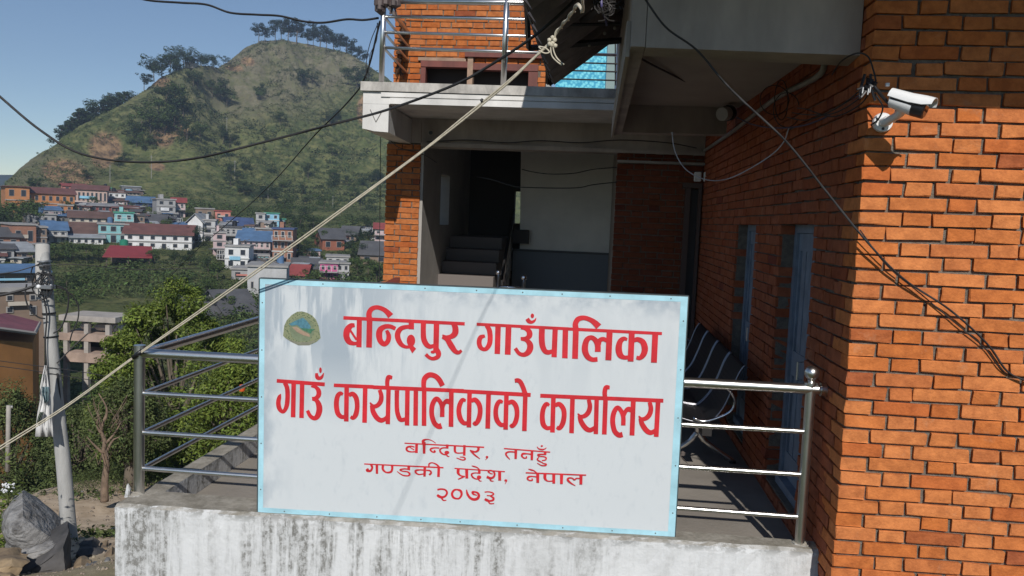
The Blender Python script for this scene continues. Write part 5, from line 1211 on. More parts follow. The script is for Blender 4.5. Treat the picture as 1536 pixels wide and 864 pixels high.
def scatter(name, label, spots, hmin, hmax, m, leaf, per, seed, cat='vegetation'):
    """ground cover too dense to count: one object of leafy clumps"""
    rng = np.random.default_rng(seed); Vs = []; n = len(spots); S = np.asarray(spots)
    h = rng.uniform(hmin, hmax, n)*(rng.random(n)*.6+.6)
    C = np.repeat(S, per, 0); H = np.repeat(h, per)[:, None]
    v = rng.normal(size=(n*per, 3)); v /= np.linalg.norm(v, axis=1, keepdims=True); v[:, 2] = np.abs(v[:, 2])
    C = C+v*H*np.array([.62, .62, .8])*rng.uniform(.5, 1.05, (n*per, 1))
    V, F = leaf_quads(C, H*leaf, rng, .3, v); o = link(bpy.data.objects.new(name, np_mesh(name, V, F, m))); tag(o, label, cat, kind='stuff'); return o
def land_spots(n, a0, a1, d0, d1, seed, thr=None, sc_=30, pw=1):
    rng = np.random.default_rng(seed); a = rng.uniform(a0, a1, n); d = d0+(d1-d0)*rng.random(n)**pw; X = np.sin(a)*d; Y = np.cos(a)*d
    if thr is not None:
        k = fbm(X/sc_, Y/sc_, 4, seed) > thr; X, Y = X[k], Y[k]
    return np.stack([X, Y, terrain(X, Y)], 1)
aL = px_az(-120, 300)[0]; aR = px_az(640, 300)[0]
def below_ridge(S, m_=6):
    d = np.hypot(S[:, 0], S[:, 1]); r_ = np.interp(np.arctan2(S[:, 0], S[:, 1]), RA[:, 0], RA[:, 1]); return S[d < r_-m_]
scatter('scrub', 'low scrub covering the hillside', below_ridge(land_spots(34000, aL, aR, 300, 520, 41, .40, 30)), .5, 1.7, LEAFM, .5, 6, 41)
scatter('scrub', 'dark thickets on the hillside', below_ridge(land_spots(16000, aL, aR, 300, 500, 42, .53, 26)), 1.0, 3.0, LEAFD, .36, 10, 42)
scatter('scrub', 'green growth between the houses and in the fields of the valley', land_spots(24000, aL, aR, 62, 290, 43, .36, 14), .35, 1.2, LEAFM, .42, 9, 43)
scatter('scrub', 'darker bushes in the valley fields', land_spots(5000, aL, aR, 75, 285, 44, .50, 14), 1.0, 2.6, LEAFF, .28, 24, 44)

# ================================================================== village
WCOL = dict(orange=(.44, .19, .075), pink=(.50, .36, .31), cream=(.50, .45, .38), white=(.66, .66, .66), teal=(.22, .45, .47), brick=(.30, .15, .10), grey=(.33, .33, .33), lgrey=(.44, .44, .44),
            brown=(.22, .16, .12), maroon=(.20, .06, .055), navy=(.03, .05, .16), lblue=(.25, .50, .66), magenta=(.52, .12, .27), lpink=(.50, .38, .38), coral=(.52, .20, .16), rust=(.28, .10, .06), dkgrey=(.14, .14, .14))
RCOL = dict(maroon=(.15, .065, .055), red=(.26, .055, .05), blue=(.08, .155, .28), slate=(.085, .085, .09), grey=(.26, .26, .27), tin=(.30, .32, .34), brown=(.13, .075, .06), flat=(.30, .29, .28), navy=(.05, .08, .18), green=(.05, .25, .17))
WM = {k: mat('wall_'+k, c, .9, var=.22, scale=.6) for k, c in WCOL.items()}
RM = {k: mat('roof_'+k, c, .7, var=.3, scale=.5) for k, c in RCOL.items()}
PANE = mat('window_dark', (.03, .035, .045), .25); FRAME = mat('window_trim', (.30, .28, .26), .8); FRAMEW = mat('window_trim_white', (.52, .52, .50), .8)
GLAZE = {}
def house(label, x0, x1, yb, yt, wall, roof, rk='flat', rows=1, cols=3, depth=7, yaw=0, trim=0, balc=False, rh=None, win=(.38, .45), cat='house', name='house', d=None, wallpx=None, over=.5, pillars=False):
    xm = (x0+x1)/2
    if d is None: p, d = ghit(xm, yb)
    else: v = ray(xm, yb); p = v*(d/math.hypot(v.x, v.y))
    dist_ = p.dot(fw); W_ = (x1-x0)/FPX*dist_; H = (yb-yt)/FPX*dist_
    az = math.atan2(p.x, p.y); rz = -az+math.radians(yaw)
    W_ = W_/max(.5, math.cos(math.radians(yaw))+depth/max(W_, 1)*.0)
    o = empty(name, label, cat, p, None, rz)
    hw = W_/2; rh = rh if rh is not None else (H*.22 if rk in ('gable', 'shed', 'hip') else 0)
    wh = H-rh if rk != 'flat' else H-.3
    MB().box(-hw, hw, 0, depth, -4, wh).build('wall', WM[wall], o)
    ov = over
    if rk == 'gable':
        g = MB().prism([(-hw-ov, -ov, wh-.12), (-hw-ov, depth/2, wh+rh), (-hw-ov, depth/2, wh+rh+.14), (-hw-ov, -ov, wh+.04)], (W_+2*ov, 0, 0)); g.prism([(-hw-ov, depth/2, wh+rh), (-hw-ov, depth+ov, wh-.12), (-hw-ov, depth+ov, wh+.04), (-hw-ov, depth/2, wh+rh+.14)], (W_+2*ov, 0, 0)); g.build('roof', RM[roof], o)
        for s_ in (-1, 1): MB().prism([(s_*hw, 0, wh), (s_*hw, depth, wh), (s_*hw, depth/2, wh+rh-.02)], (-s_*.15, 0, 0)).build('gable', WM[wall], o)
    elif rk == 'front':     # ridge running in depth: gable end seen
        g = MB().prism([(-hw-ov, -ov, wh-.1), (0, -ov, wh+rh), (0, -ov, wh+rh+.14), (-hw-ov, -ov, wh+.06)], (0, depth+2*ov, 0)); g.prism([(0, -ov, wh+rh), (hw+ov, -ov, wh-.1), (hw+ov, -ov, wh+.06), (0, -ov, wh+rh+.14)], (0, depth+2*ov, 0)); g.build('roof', RM[roof], o)
        MB().prism([(-hw, 0, wh), (hw, 0, wh), (0, 0, wh+rh-.02)], (0, .2, 0)).build('gable', WM[wall], o)
    elif rk == 'shed':
        MB().hexa([(-hw-ov, -ov, wh), (hw+ov, -ov, wh), (hw+ov, depth+ov, wh+rh), (-hw-ov, depth+ov, wh+rh), (-hw-ov, -ov, wh+.14), (hw+ov, -ov, wh+.14), (hw+ov, depth+ov, wh+rh+.14), (-hw-ov, depth+ov, wh+rh+.14)]).build('roof', RM[roof], o)
        MB().box(-hw+.1, hw-.1, depth*.6, depth*.95, wh, wh+rh*.6).build('upper_wall', WM[wall], o)
    else:
        MB().box(-hw-.25, hw+.25, -.25, depth+.25, wh, wh+.3).build('roof', RM[roof], o)
        if H > 4 and trim != 9: MB().box(-hw*.5, -hw*.1, depth*.4, depth*.8, wh+.3, wh+1.4).build('stair_head', WM[wall], o)
    stor = wh/max(rows, 1)
    for r in range(rows):
        for c in range(cols):
            cw = W_/cols; cx = -hw+cw*(c+.5); ww = cw*win[0]; z0 = stor*(r+.30); z1 = z0+stor*win[1]
            isd = (r == 0 and c == cols//2 and rows > 1)
            if isd: z0 = stor*.05
            fr = MB().box(cx-ww/2-.07, cx+ww/2+.07, -.07, -.001, z0-.07, z1+.07).build('window' if not isd else 'door', FRAMEW if trim == 1 else FRAME, o)
            MB().box(cx-ww/2, cx+ww/2, -.10, -.071, z0, z1).build('pane', PANE, fr)
    if rows > 1 and trim != 9:
        for r in range(1, rows): MB().box(-hw-.12, hw+.12, -.16, -.002, stor*r-.14, stor*r+.06).build('band', FRAMEW if trim == 1 else RM['flat'], o)
    if balc:
        z = stor*(rows-1)
        MB().box(-hw, hw, -1.3, -.17, z-.1, z+.06).build('balcony', RM['flat'], o)
        nb = max(3, int(W_/1.1))
        rb = MB().box(-hw, hw, -1.32, -1.27, z+.9, z+.97).build('balcony_rail', FRAMEW, o)
        for i in range(nb+1): MB().box(-hw+W_*i/nb-.04, -hw+W_*i/nb+.04, -1.32, -1.27, z+.061, z+.9).build('baluster', FRAMEW, rb)
    if pillars:
        for i in range(4): x = -hw+W_*i/3; MB().box(x-.13, x+.13, -1.5, -1.24, -3, wh).build('pillar', FRAMEW, o)
    # small roof clutter: tank or rods
    if rk == 'flat' and hw > 1.6 and R.random() < .6:
        tx = R.uniform(-.6, .6)*hw; MB().tube([(tx, depth*.6, wh+.301), (tx, depth*.6, wh+1.3), (tx, depth*.6, wh+1.5)], [.55, .55, .2], 10).build('roof_tank', BLACKPL if R.random() < .6 else RM['blue'], o, True, 40)
    if R.random() < .35: MB().box(-hw*.6, hw*.3, -.35, -.2, wh*.42, wh*.58).build('laundry', WM[R.choice(('white', 'coral', 'lblue', 'cream'))], o)
    if rk == 'flat' and H > 4:
        for i in range(3): MB().tube([(R.uniform(-hw, hw)*.9, depth*.5, wh+.3), (R.uniform(-hw, hw)*.9, depth*.5, wh+1.3)], .05, 4).build('rebar', BARK, o)
    return o
HPX = []
def H_(label, x0, x1, yb, yt, *a, **k): HPX.append((x0, x1, yb, yt, label)); return house(label, x0, x1, yb, yt, *a, **k)
USED = set()
def near_label(x, y):
    for (x0, x1, yb, yt, lab) in sorted(HPX, key=lambda h: math.hypot((h[0]+h[1])/2-x, (h[2]+h[3])/2-y+8)):
        sh = lab
        for cut in (' with ', ' beside ', ' in the ', ' right of', ' left of', ' at the', ' behind ', ' just ', ' under ', ' above ', ' below ', ' between ', ' on top', ' of the ', ' joined '):
            if cut in sh: sh = sh[:sh.index(cut)]
        side = 'left of' if x < x0+2 else 'right of' if x > x1-2 else 'in front of' if y > yb else 'behind'
        t = f'green tree growing {side} the {sh}'
        if t not in USED and len(t.split()) < 16: USED.add(t); return t
    return 'green tree between the village houses'
H_('orange two-storey school wing with dark red roof at the far left', 44, 108, 320, 282, 'orange', 'maroon', 'gable', 2, 7, 9, 6, win=(.4, .42))
H_('orange gabled end of the school at the left edge of the village', 11, 42, 320, 280, 'orange', 'maroon', 'front', 2, 2, 16, 4)
H_('long pink building with maroon roof right of the orange school', 112, 158, 308, 278, 'pink', 'maroon', 'gable', 1, 8, 9, -4, win=(.4, .5), balc=True)
H_('low house with red roof just above the pink building', 97, 128, 290, 276, 'coral', 'red', 'gable', 1, 3, 7, 8)
H_('small white house with arches and flat roof among the upper roofs', 163, 187, 304, 288, 'white', 'brown', 'flat', 2, 3, 6, 0, trim=1, balc=True)
H_('grey box house with green tank beside the upper roofs', 150, 166, 294, 281, 'grey', 'green', 'flat', 1, 2, 5, 0)
H_('dark workshop with pale roof edge at the top of the village', 184, 210, 290, 279, 'dkgrey', 'tin', 'flat', 1, 3, 6, 5)
H_('dark navy shed with blue roof in the upper village', 191, 226, 310, 295, 'navy', 'blue', 'gable', 1, 2, 8, -8, rh=1.6)
H_('long maroon building under a grey roof in the middle rows', 110, 172, 320, 305, 'maroon', 'grey', 'gable', 1, 7, 7, 3, win=(.5, .5))
H_('pale house with bright blue roof above the maroon building', 142, 172, 308, 298, 'cream', 'blue', 'gable', 1, 3, 8, 0, rh=1.4)
H_('rosy house with dark balcony right of the blue roof', 173, 190, 310, 299, 'lpink', 'brown', 'shed', 1, 3, 6, 0)
H_('brown row house under the navy shed', 172, 205, 322, 309, 'brown', 'maroon', 'gable', 1, 4, 6, 0)
H_('tall raw grey concrete house with red-roofed balcony', 236, 262, 328, 298, 'grey', 'flat', 'flat', 3, 2, 8, 8)
H_('small red-roofed top floor beside the grey concrete house', 259, 277, 326, 297, 'lpink', 'red', 'gable', 2, 2, 6, 0, trim=1, balc=True)
H_('small blue-roofed pink house behind the trees at left', 64, 89, 332, 310, 'lpink', 'blue', 'gable', 2, 2, 7, 10, balc=True)
H_('orange block right of the small blue-roofed pink house', 89, 108, 324, 307, 'orange', 'flat', 'flat', 2, 2, 6, 0)
H_('low dark house with blue tin roof in the left rows', 82, 108, 336, 321, 'dkgrey', 'blue', 'shed', 1, 3, 6, 6)
H_('grey terrace house below the blue-roofed pink house', 44, 82, 338, 320, 'grey', 'flat', 'flat', 1, 4, 6, 8)
H_('long cream two-tone house with brown roof behind the teal house', 108, 164, 342, 318, 'cream', 'brown', 'gable', 2, 5, 7, 2, rh=1.3)
H_('tall teal tower part with balcony above the teal house', 173, 199, 345, 318, 'teal', 'green', 'hip' if 0 else 'flat', 2, 2, 6, 0, trim=1, balc=True)
H_('bright teal two-storey house with dark windows', 150, 190, 364, 335, 'teal', 'flat', 'flat', 2, 3, 7, 2, win=(.5, .5))
H_('brown shop house between the teal tower and the grey shed', 199, 216, 344, 322, 'brown', 'slate', 'flat', 2, 2, 6, 0)
H_('dark wooden house with slate roof right of the teal tower', 213, 246, 340, 322, 'brown', 'slate', 'gable', 1, 4, 7, -5, rh=1.8)
H_('long white two-storey house with rusty brown roof', 191, 284, 374, 338, 'white', 'maroon', 'gable', 2, 6, 9, -6, rh=1.9, win=(.34, .42))
H_('low shed with bright blue roof behind the long white house', 250, 290, 343, 334, 'grey', 'blue', 'shed', 1, 3, 7, 0, rh=.8)
H_('white-framed brick house with deep porch at left', 21, 52, 372, 336, 'brick', 'flat', 'flat', 1, 2, 8, 14, trim=9)
H_('brown house joined to the white-framed brick house', 52, 69, 370, 340, 'brown', 'flat', 'flat', 2, 2, 7, 5)
H_('small brick house with slate roof at the left edge', -6, 27, 374, 343, 'brick', 'slate', 'gable', 1, 2, 7, 8, rh=1.5)
H_('white and blue house with open balcony left of the brown roofs', 68, 98, 364, 334, 'lgrey', 'blue', 'gable', 2, 3, 7, 4, balc=True, rh=1.5)
H_('wide dark brown roofed house left of the teal house', 96, 150, 362, 335, 'brown', 'brown', 'gable', 1, 4, 10, 3, rh=2.6)
H_('low white tin-roofed row in front of the brown roof', 106, 152, 366, 348, 'white', 'tin', 'shed', 1, 5, 6, 3, rh=1.2)
H_('brown mud house with grey tin roof behind the concrete pole', 30, 58, 392, 367, 'brown', 'tin', 'shed', 1, 2, 6, 22, rh=1.4)
H_('small grey house with slate roof low at the left edge', -8, 19, 392, 368, 'grey', 'slate', 'gable', 1, 2, 6, 6)
H_('white gabled house right of the long white house', 282, 303, 362, 321, 'white', 'tin', 'front', 2, 1, 8, -14, rh=2)
H_('grey-white block joined to the white gabled house', 302, 322, 362, 329, 'lgrey', 'flat', 'flat', 3, 1, 8, -4)
H_('brown house on top of the white gable row', 294, 320, 330, 312, 'brown', 'flat', 'flat', 1, 2, 6, 0)
H_('coral red house right of the brown upper house', 323, 345, 332, 316, 'coral', 'red', 'flat', 1, 2, 6, 0)
H_('pale row house with long blue-grey roof in the centre', 340, 378, 346, 327, 'lgrey', 'navy', 'gable', 1, 4, 7, 5, rh=2)
H_('light blue house with balcony at the top right of the village', 397, 418, 340, 319, 'lblue', 'green', 'flat', 2, 2, 6, 0, trim=1)
H_('grey rendered block left of the light blue house', 384, 397, 340, 319, 'lgrey', 'flat', 'flat', 2, 1, 7, 0)
H_('small green-roofed stall right of the light blue house', 417, 428, 337, 328, 'teal', 'green', 'flat', 1, 1, 4, 0)
H_('grey terrace with laundry below the blue-grey roof', 330, 362, 366, 340, 'grey', 'slate', 'flat', 2, 4, 7, 0, balc=True)
H_('four-sided house with bright blue roof and white railings in the centre', 357, 404, 386, 348, 'lpink', 'blue', 'gable', 2, 6, 8, -6, rh=1.8, balc=True)
H_('blue-roofed house behind the one with white railings', 352, 384, 360, 343, 'navy', 'blue', 'gable', 1, 3, 7, 10, rh=2)
H_('brown wall house left of the tall brick house', 384, 410, 372, 342, 'brown', 'flat', 'flat', 3, 2, 6, 0)
H_('tall narrow brick house with blue roof and white windows', 409, 438, 393, 342, 'brick', 'navy', 'flat', 3, 3, 8, -6, trim=1, win=(.42, .5), balc=True)
H_('narrow pale pink tall house left of centre', 320, 338, 384, 348, 'lpink', 'flat', 'flat', 3, 1, 7, 0)
H_('white two-storey house with grey cement upper floor', 338, 372, 404, 368, 'white', 'flat', 'flat', 2, 2, 7, -8, trim=1)
H_('grey stone lower house under the white two-storey house', 348, 384, 420, 402, 'grey', 'flat', 'flat', 1, 2, 7, -8)
H_('teal shop front right of the white two-storey house', 380, 402, 396, 382, 'teal', 'flat', 'flat', 1, 2, 5, 0)
H_('wide pale unfinished concrete block above the sign', 372, 428, 446, 398, 'lgrey', 'flat', 'flat', 1, 4, 9, -4, trim=9, win=(.2, .2))
H_('house with red tin roof beside the pale concrete block', 428, 458, 418, 399, 'lgrey', 'red', 'gable', 1, 2, 6, -10, rh=1.6)
H_('low slate-roofed house behind the red tin roof', 440, 480, 404, 390, 'brown', 'slate', 'gable', 1, 3, 7, 0, rh=1.8)
H_('bright pink two-storey house with purple trim', 480, 506, 420, 393, 'magenta', 'flat', 'flat', 2, 3, 6, -3, balc=True)
H_('grey half of the pink house', 505, 523, 420, 394, 'lgrey', 'flat', 'flat', 2, 2, 6, 4)
H_('white flat-roofed top floor behind the pink house', 490, 523, 398, 384, 'lgrey', 'flat', 'flat', 1, 3, 7, 0)
H_('old red brick house with slate roof in the trees', 484, 516, 376, 344, 'rust', 'slate', 'gable', 1, 2, 8, 14, rh=2.2)
H_('slate-roofed cottage right of the old brick house', 512, 534, 362, 340, 'brown', 'slate', 'gable', 1, 2, 6, -10, rh=2)
H_('brown cottage with wide slate roof near the pillar', 540, 582, 396, 364, 'brown', 'slate', 'gable', 1, 2, 8, -6, rh=2.6)
H_('tall house with red roof half hidden by the brick pillar', 562, 592, 372, 336, 'lpink', 'red', 'gable', 3, 3, 7, 0, balc=True)
H_('long dark-roofed hall with white gable above the railing', 340, 386, 474, 440, 'white', 'slate', 'gable', 1, 5, 9, 24, rh=2.6)
H_('dark-roofed shed left of the long hall', 300, 344, 480, 452, 'lgrey', 'slate', 'gable', 1, 4, 9, 24, rh=2.6)
H_('brown house with pale slab roof behind the concrete pole', 2, 62, 472, 430, 'brown', 'flat', 'flat', 2, 2, 2.5, 12, d=62, trim=9, win=(.2, .35))
H_('low house under long bright blue tin sheets at the left edge', -14, 60, 428, 402, 'brown', 'blue', 'shed', 1, 2, 2.5, 12, d=74, rh=.35, win=(.2, .4))
# smaller houses packed between the ones above
R2 = random.Random(11)
for (x, y, n) in ((70, 322, 3), (100, 332, 3), (120, 326, 4), (60, 350, 4), (88, 350, 3), (130, 350, 3), (165, 330, 3), (205, 318, 3), (225, 330, 3), (235, 345, 2), (262, 334, 3), (300, 345, 3), (330, 350, 4), (350, 338, 4), (370, 345, 4), (385, 352, 4), (400, 362, 3), (395, 402, 3), (420, 396, 2), (345, 384, 3), (20, 362, 3), (10, 390, 2), (45, 386, 3), (180, 300, 3), (215, 300, 2), (465, 395, 3), (440, 402, 2), (500, 372, 2), (555, 360, 2)):
    for k in range(n+1):
        xx = x+R2.uniform(-14, 14); yy = y+R2.uniform(-9, 9); w_ = R2.uniform(7, 17); h_ = R2.uniform(6, 14)
        wc = R2.choice(('lgrey', 'grey', 'brown', 'brick', 'cream', 'lpink', 'white', 'rust', 'dkgrey', 'pink')); rc = R2.choice(('slate', 'tin', 'brown', 'maroon', 'blue', 'flat', 'slate', 'grey', 'tin'))
        rk = R2.choice(('gable', 'shed', 'flat', 'gable', 'front')); rn = dict(slate='slate', tin='tin', brown='brown', maroon='maroon', blue='blue', flat='grey', grey='grey')[rc]
        wn = dict(lgrey='pale grey', grey='grey', brown='brown', brick='brick', cream='cream', lpink='pale pink', white='white', rust='rust red', dkgrey='dark grey', pink='pink')[wc]
        t0 = f'small {wn} house with {rn} roof'; nb = None
        for (x0, x1, yb, yt, lab) in sorted(HPX, key=lambda h: math.hypot((h[0]+h[1])/2-xx, (h[2]+h[3])/2-yy+5)):
            sh = lab
            for cut in (' with ', ' beside ', ' in the ', ' right of', ' left of', ' at the', ' behind ', ' just ', ' under ', ' above ', ' below ', ' between ', ' on top', ' of the ', ' joined ', ' through '):
                if cut in sh: sh = sh[:sh.index(cut)]
            side = 'left of' if xx < x0+2 else 'right of' if xx > x1-2 else 'in front of' if yy > yb else 'behind'
            t = f'{t0} {side} the {sh}'
            if t not in USED and len(t.split()) <= 16: USED.add(t); nb = t; break
        o = house(nb or t0, xx-w_/2, xx+w_/2, yy, yy-h_, wc, rc, rk, R2.choice((1, 2, 2)) if h_ > 9 else 1, R2.choice((1, 2, 3)), R2.uniform(4, 7), R2.uniform(-25, 25), trim=R2.choice((0, 1)), balc=R2.random() < .3, win=(R2.uniform(.25, .5), R2.uniform(.3, .5)))
        o['group'] = 'small houses packed in the village'
# red-roofed open shed in the field
p, d_ = ghit(192, 399); sh_ = empty('open_shed', 'open field shed with bright red tin roof on thin posts', 'shed', p, None, -math.atan2(p.x, p.y)-.12)
w2, s_ = 62/FPX*d_/2, d_/FPX
for x in (-1, 0, 1):
    for y in (0, 6): MB().box(x*w2*.86-.1, x*w2*.86+.1, y, y+.2, -3, 12*s_).build('post', BARK, sh_)
MB().hexa([(-w2, -.8, 11*s_), (w2, -.8, 11*s_), (w2*.8, 7, 24*s_), (-w2*.95, 7, 24*s_), (-w2, -.8, 11*s_+.12), (w2, -.8, 11*s_+.12), (w2*.8, 7, 24*s_+.12), (-w2*.95, 7, 24*s_+.12)]).build('roof', mat('red_tin', (.25, .035, .035), .55, var=.2, scale=.8), sh_)
MB().box(-w2*.8, w2*.8, 5, 5.2, -3, 10*s_).build('back_wall', WM['brown'], sh_)
p, d_ = ghit(186, 375); tk = empty('water_tank', 'green plastic water tank on a low brick block in front of the teal house', 'tank', p); s_ = d_/FPX
MB().tube([(0, 0, 3*s_), (0, 0, 13*s_), (0, 0, 14.5*s_)], [5.5*s_, 5.5*s_, 2*s_], 14).build('tank', mat('green_tank', (.02, .20, .12), .4), tk, True, 40)
MB().box(-20*s_, 14*s_, -2, 3, -3, 3*s_-.01).build('base_block', WM['brick'], tk)

# nearer buildings on the left ----------------------------------------------------
def atd(x, y, d): v = ray(x, y); return v*(d/math.hypot(v.x, v.y))
oh = empty('house', 'orange plastered house with faded red tin roof at the left edge, beside the pole', 'house', atd(25, 560, 46), None, 0)
P = [atd(-60, 492, 43), atd(49, 500, 46), atd(58, 478, 55), atd(-30, 470, 52)]
base = [Vector((p.x, p.y, -17)) for p in P]
bl(MB().hexa(base+[p+Vector((0, 0, -.45)) for p in P]), 'wall', mat('orange_plaster', (.42, .19, .06), .9, var=.3, scale=.5), oh)
rf = [atd(-70, 484, 42.5), atd(52, 500, 45.6), atd(60, 484, 55.5), atd(8, 471, 54)]
g = MB().hexa([p+Vector((0, 0, -.1)) for p in rf]+[p+Vector((0, 0, .05)) for p in rf]); bl(g, 'roof', mat('faded_red_tin', (.22, .06, .07), .6, var=.4, scale=1.2), oh)
bl(MB().tube([rf[0], rf[1]], .09, 5), 'eave_edge', FRAME, oh); bl(MB().tube([rf[1], rf[2]], .09, 5), 'eave_edge', FRAME, oh)
bn_ = mat('slab_band', (.36, .27, .22), .9, var=.3, scale=1.5)
fr = empty('unfinished_building', 'unfinished two-storey concrete frame building without walls beyond the pole', 'building', atd(130, 548, 56))
fx = [atd(86, 500, 54), atd(131, 500, 54), atd(175, 500, 54)]; fz_t = atd(130, 478, 54).z; fz_m = atd(130, 506, 54).z; fz_b = atd(130, 536, 54).z
x0, x2 = fx[0].x, fx[2].x; yF = fx[1].y; CF = mat('raw_concrete', (.36, .33, .30), .95, var=.3, scale=1.2)
for x in (x0, fx[1].x, x2):
    for y in (yF, yF+1.8): bl(MB().box(x-.13, x+.13, y-.13, y+.13, -17, fz_t-.3), 'column', CF, fr)
bl(MB().box(x0-.4, x2+.5, yF-.15, yF+2.2, fz_t-.16, fz_t+.16), 'roof_slab', CF, fr)
bl(MB().box(x0-.4, x2+.5, yF-.15, yF+2.2, fz_m-.22, fz_m+.22), 'floor_slab', bn_, fr)
bl(MB().box(fx[1].x-1.2, x2+2, yF-.2, yF+2.2, fz_b-.28, fz_b+.28), 'floor_slab', bn_, fr)
bl(MB().box(x0, x2, yF+2.0, yF+2.1, -17, fz_m-.5), 'back_wall', BLACKM, fr)
for i in range(6):
    p = Vector((R.uniform(x0, x2), yF+1, fz_m+.5)); bl(MB().ball(p, R.uniform(.3, .5), 8, (1.3, 1, .7)), 'sack', mat('sack', (.5, .48, .44), .9) if i == 0 else bpy.data.materials['sack'], fr)
# ------------------------------------------------------------------ village trees
VT = []
for i, (x, yb, yt, w_) in enumerate(((4, 352, 312, 1.1), (18, 345, 300, 1.2), (34, 336, 296, 1.3), (48, 330, 296, 1.3), (57, 330, 298, 1.0), (6, 330, 308, 1.2), (292, 372, 338, .9), (104, 320, 296, .8), (142, 312, 294, .9), (152, 308, 292, .9), (88, 392, 362, 1.2), (110, 392, 360, 1.3), (130, 396, 364, 1.2), (148, 392, 368, 1.2), (70, 396, 366, 1.1), (232, 396, 374, 1.2), (262, 400, 376, 1.2), (285, 398, 372, 1.2), (312, 408, 384, 1.1), (326, 420, 392, 1.1), (448, 384, 356, 1.1), (462, 392, 364, 1.2), (478, 372, 344, 1.1), (438, 372, 338, 1.1), (450, 350, 320, 1.2), (470, 350, 322, 1.2), (530, 392, 362, 1.2), (545, 372, 344, 1.2), (536, 420, 386, 1.1), (552, 414, 380, 1.2), (565, 426, 392, 1.2), (470, 430, 404, 1), (548, 350, 322, 1.1), (428, 326, 300, 1.2), (318, 344, 322, .9), (250, 350, 326, .8), (226, 334, 316, .9), (334, 470, 440, 1.2), (292, 470, 438, 1.3), (270, 462, 430, 1.2), (60, 430, 402, 1), (100, 440, 412, 1.2), (356, 446, 420, 1.1), (310, 440, 414, 1.2))):
    tree_px(R.choice(('round', 'round_dark', 'round')), x, yb, yt, w_*1.15, label=near_label(x, yb), group='trees between the village houses')

# ================================================================== near left: pole, banner, tree, undergrowth, rocks
def pole_pts(): return [atd(110, 850, 14.2), atd(103, 790, 14.23), atd(95.5, 700, 14.3), atd(87, 620, 14.35), atd(81.5, 560, 14.4), atd(71, 440, 14.5), atd(64, 366, 14.6)]
PP = pole_pts(); pole = empty('utility_pole', 'grey tapering concrete power pole wrapped with black cables at the left', 'pole', Vector((PP[0].x, PP[0].y, PP[0].z)))
PS = spline([PP[0]+Vector((.05, 0, -.6))]+PP, 5); bl(MB().tube(PS, [.125-.045*i/(len(PS)-1) for i in range(len(PS))], 18), 'shaft', CONCP, pole, True, 50)
b = MB(); top = PP[-1]
bl(MB().tube([top+Vector((0, 0, -.85)), top+Vector((-.0, 0, -.02)), top], [.105, .10, .085], 18), 'cap', mat('cap_concrete', (.42, .41, .39), .9, var=.15, scale=3), pole, True, 50)
def onp(y):  # centre of the pole at picture row y
    ys = [850, 790, 700, 620, 560, 440, 366]; xs = [110, 103, 95.5, 87, 81.5, 71, 64]; return float(np.interp(-y, [-q for q in ys], xs))
clamp = mat('clamp_steel', (.30, .31, .33), .4, .7)
for y in (392, 398, 432, 470, 505, 560):
    c = atd(onp(y), y, 14.45); ax = (PP[3]-PP[1]).normalized()*.012; rr_ = .098 if y < 480 else .108
    bl(MB().tube([c-ax, c+ax], rr_, 14), 'band_clamp', BLACKPL if y > 450 else clamp, pole, True, 50)
c = atd(70, 430, 14.3); bl(MB().bbox(c.x-.16, c.x+.14, c.y-.1, c.y+.02, c.z-.03, c.z+.03, .008), 'bracket', clamp, pole)
for k in range(3): c = atd(58+k*9, 430, 14.25); bl(MB().ball(c, .035, 8), 'insulator', WHITEMETAL, pole, True)
PC = 14.3
def pc(label, pts, r=.012, name='power_cable'): cable(name, label, [(x, y, atd(x, y, PC).y) for x, y in pts], r, CABLE, 'cable', None, 5, 6)
pc('thick dark cable running from the left edge to the pole bracket', [(-30, 446), (0, 443), (30, 436), (58, 427), (72, 426)], .022)
pc('dark cable looping down left of the pole', [(40, 426), (38, 445), (45, 465), (58, 476), (68, 478)], .012)
pc('dark cable loop bulging out right of the pole top', [(70, 428), (90, 430), (102, 440), (101, 465), (92, 490), (80, 500)], .013)
pc('wide dark cable loop right of the pole', [(72, 430), (98, 435), (116, 455), (117, 478), (108, 500), (104, 515)], .010)
pc('upper thin wire from the left edge to the pole', [(-20, 412), (20, 408), (62, 396)], .008, 'thin_cable')
pc('thin wire leaving the pole to the right over the field', [(66, 398), (120, 397), (200, 404), (300, 402)], .006, 'thin_cable')
pc('black cable hanging down along the pole', [(66, 400), (62, 430), (70, 470), (68, 520), (74, 590)], .012)
pc('lower black lead running down the pole to the rocks', [(86, 560), (95, 640), (100, 700), (90, 765), (92, 790), (98, 812), (94, 830), (88, 850)], .014)
pc('thin cable crossing from the pole over the frame building', [(85, 545), (110, 520), (132, 500)], .010, 'thin_cable')
pc('upper of the two wires behind the pole', [(-10, 540), (50, 548), (110, 556), (170, 566)], .006, 'thin_cable')
pc('lower of the two wires behind the pole', [(-10, 548), (50, 556), (110, 566), (150, 572)], .006, 'thin_cable')
b = MB()
for i in range(14):
    c = atd(64+R.uniform(-10, 10), 428+R.uniform(-14, 12), 14.28); ph = R.uniform(0, 6); rr_ = R.uniform(.05, .16)
    b.tube([c+Vector((rr_*math.cos(ph+a*.7), R.uniform(-.03, .03), rr_*1.3*math.sin(ph+a*.7))) for a in range(7)], .009, 5)
tag(b.build('cable_bundle', CABLE), 'tangle of black cables on the concrete pole', 'cables')
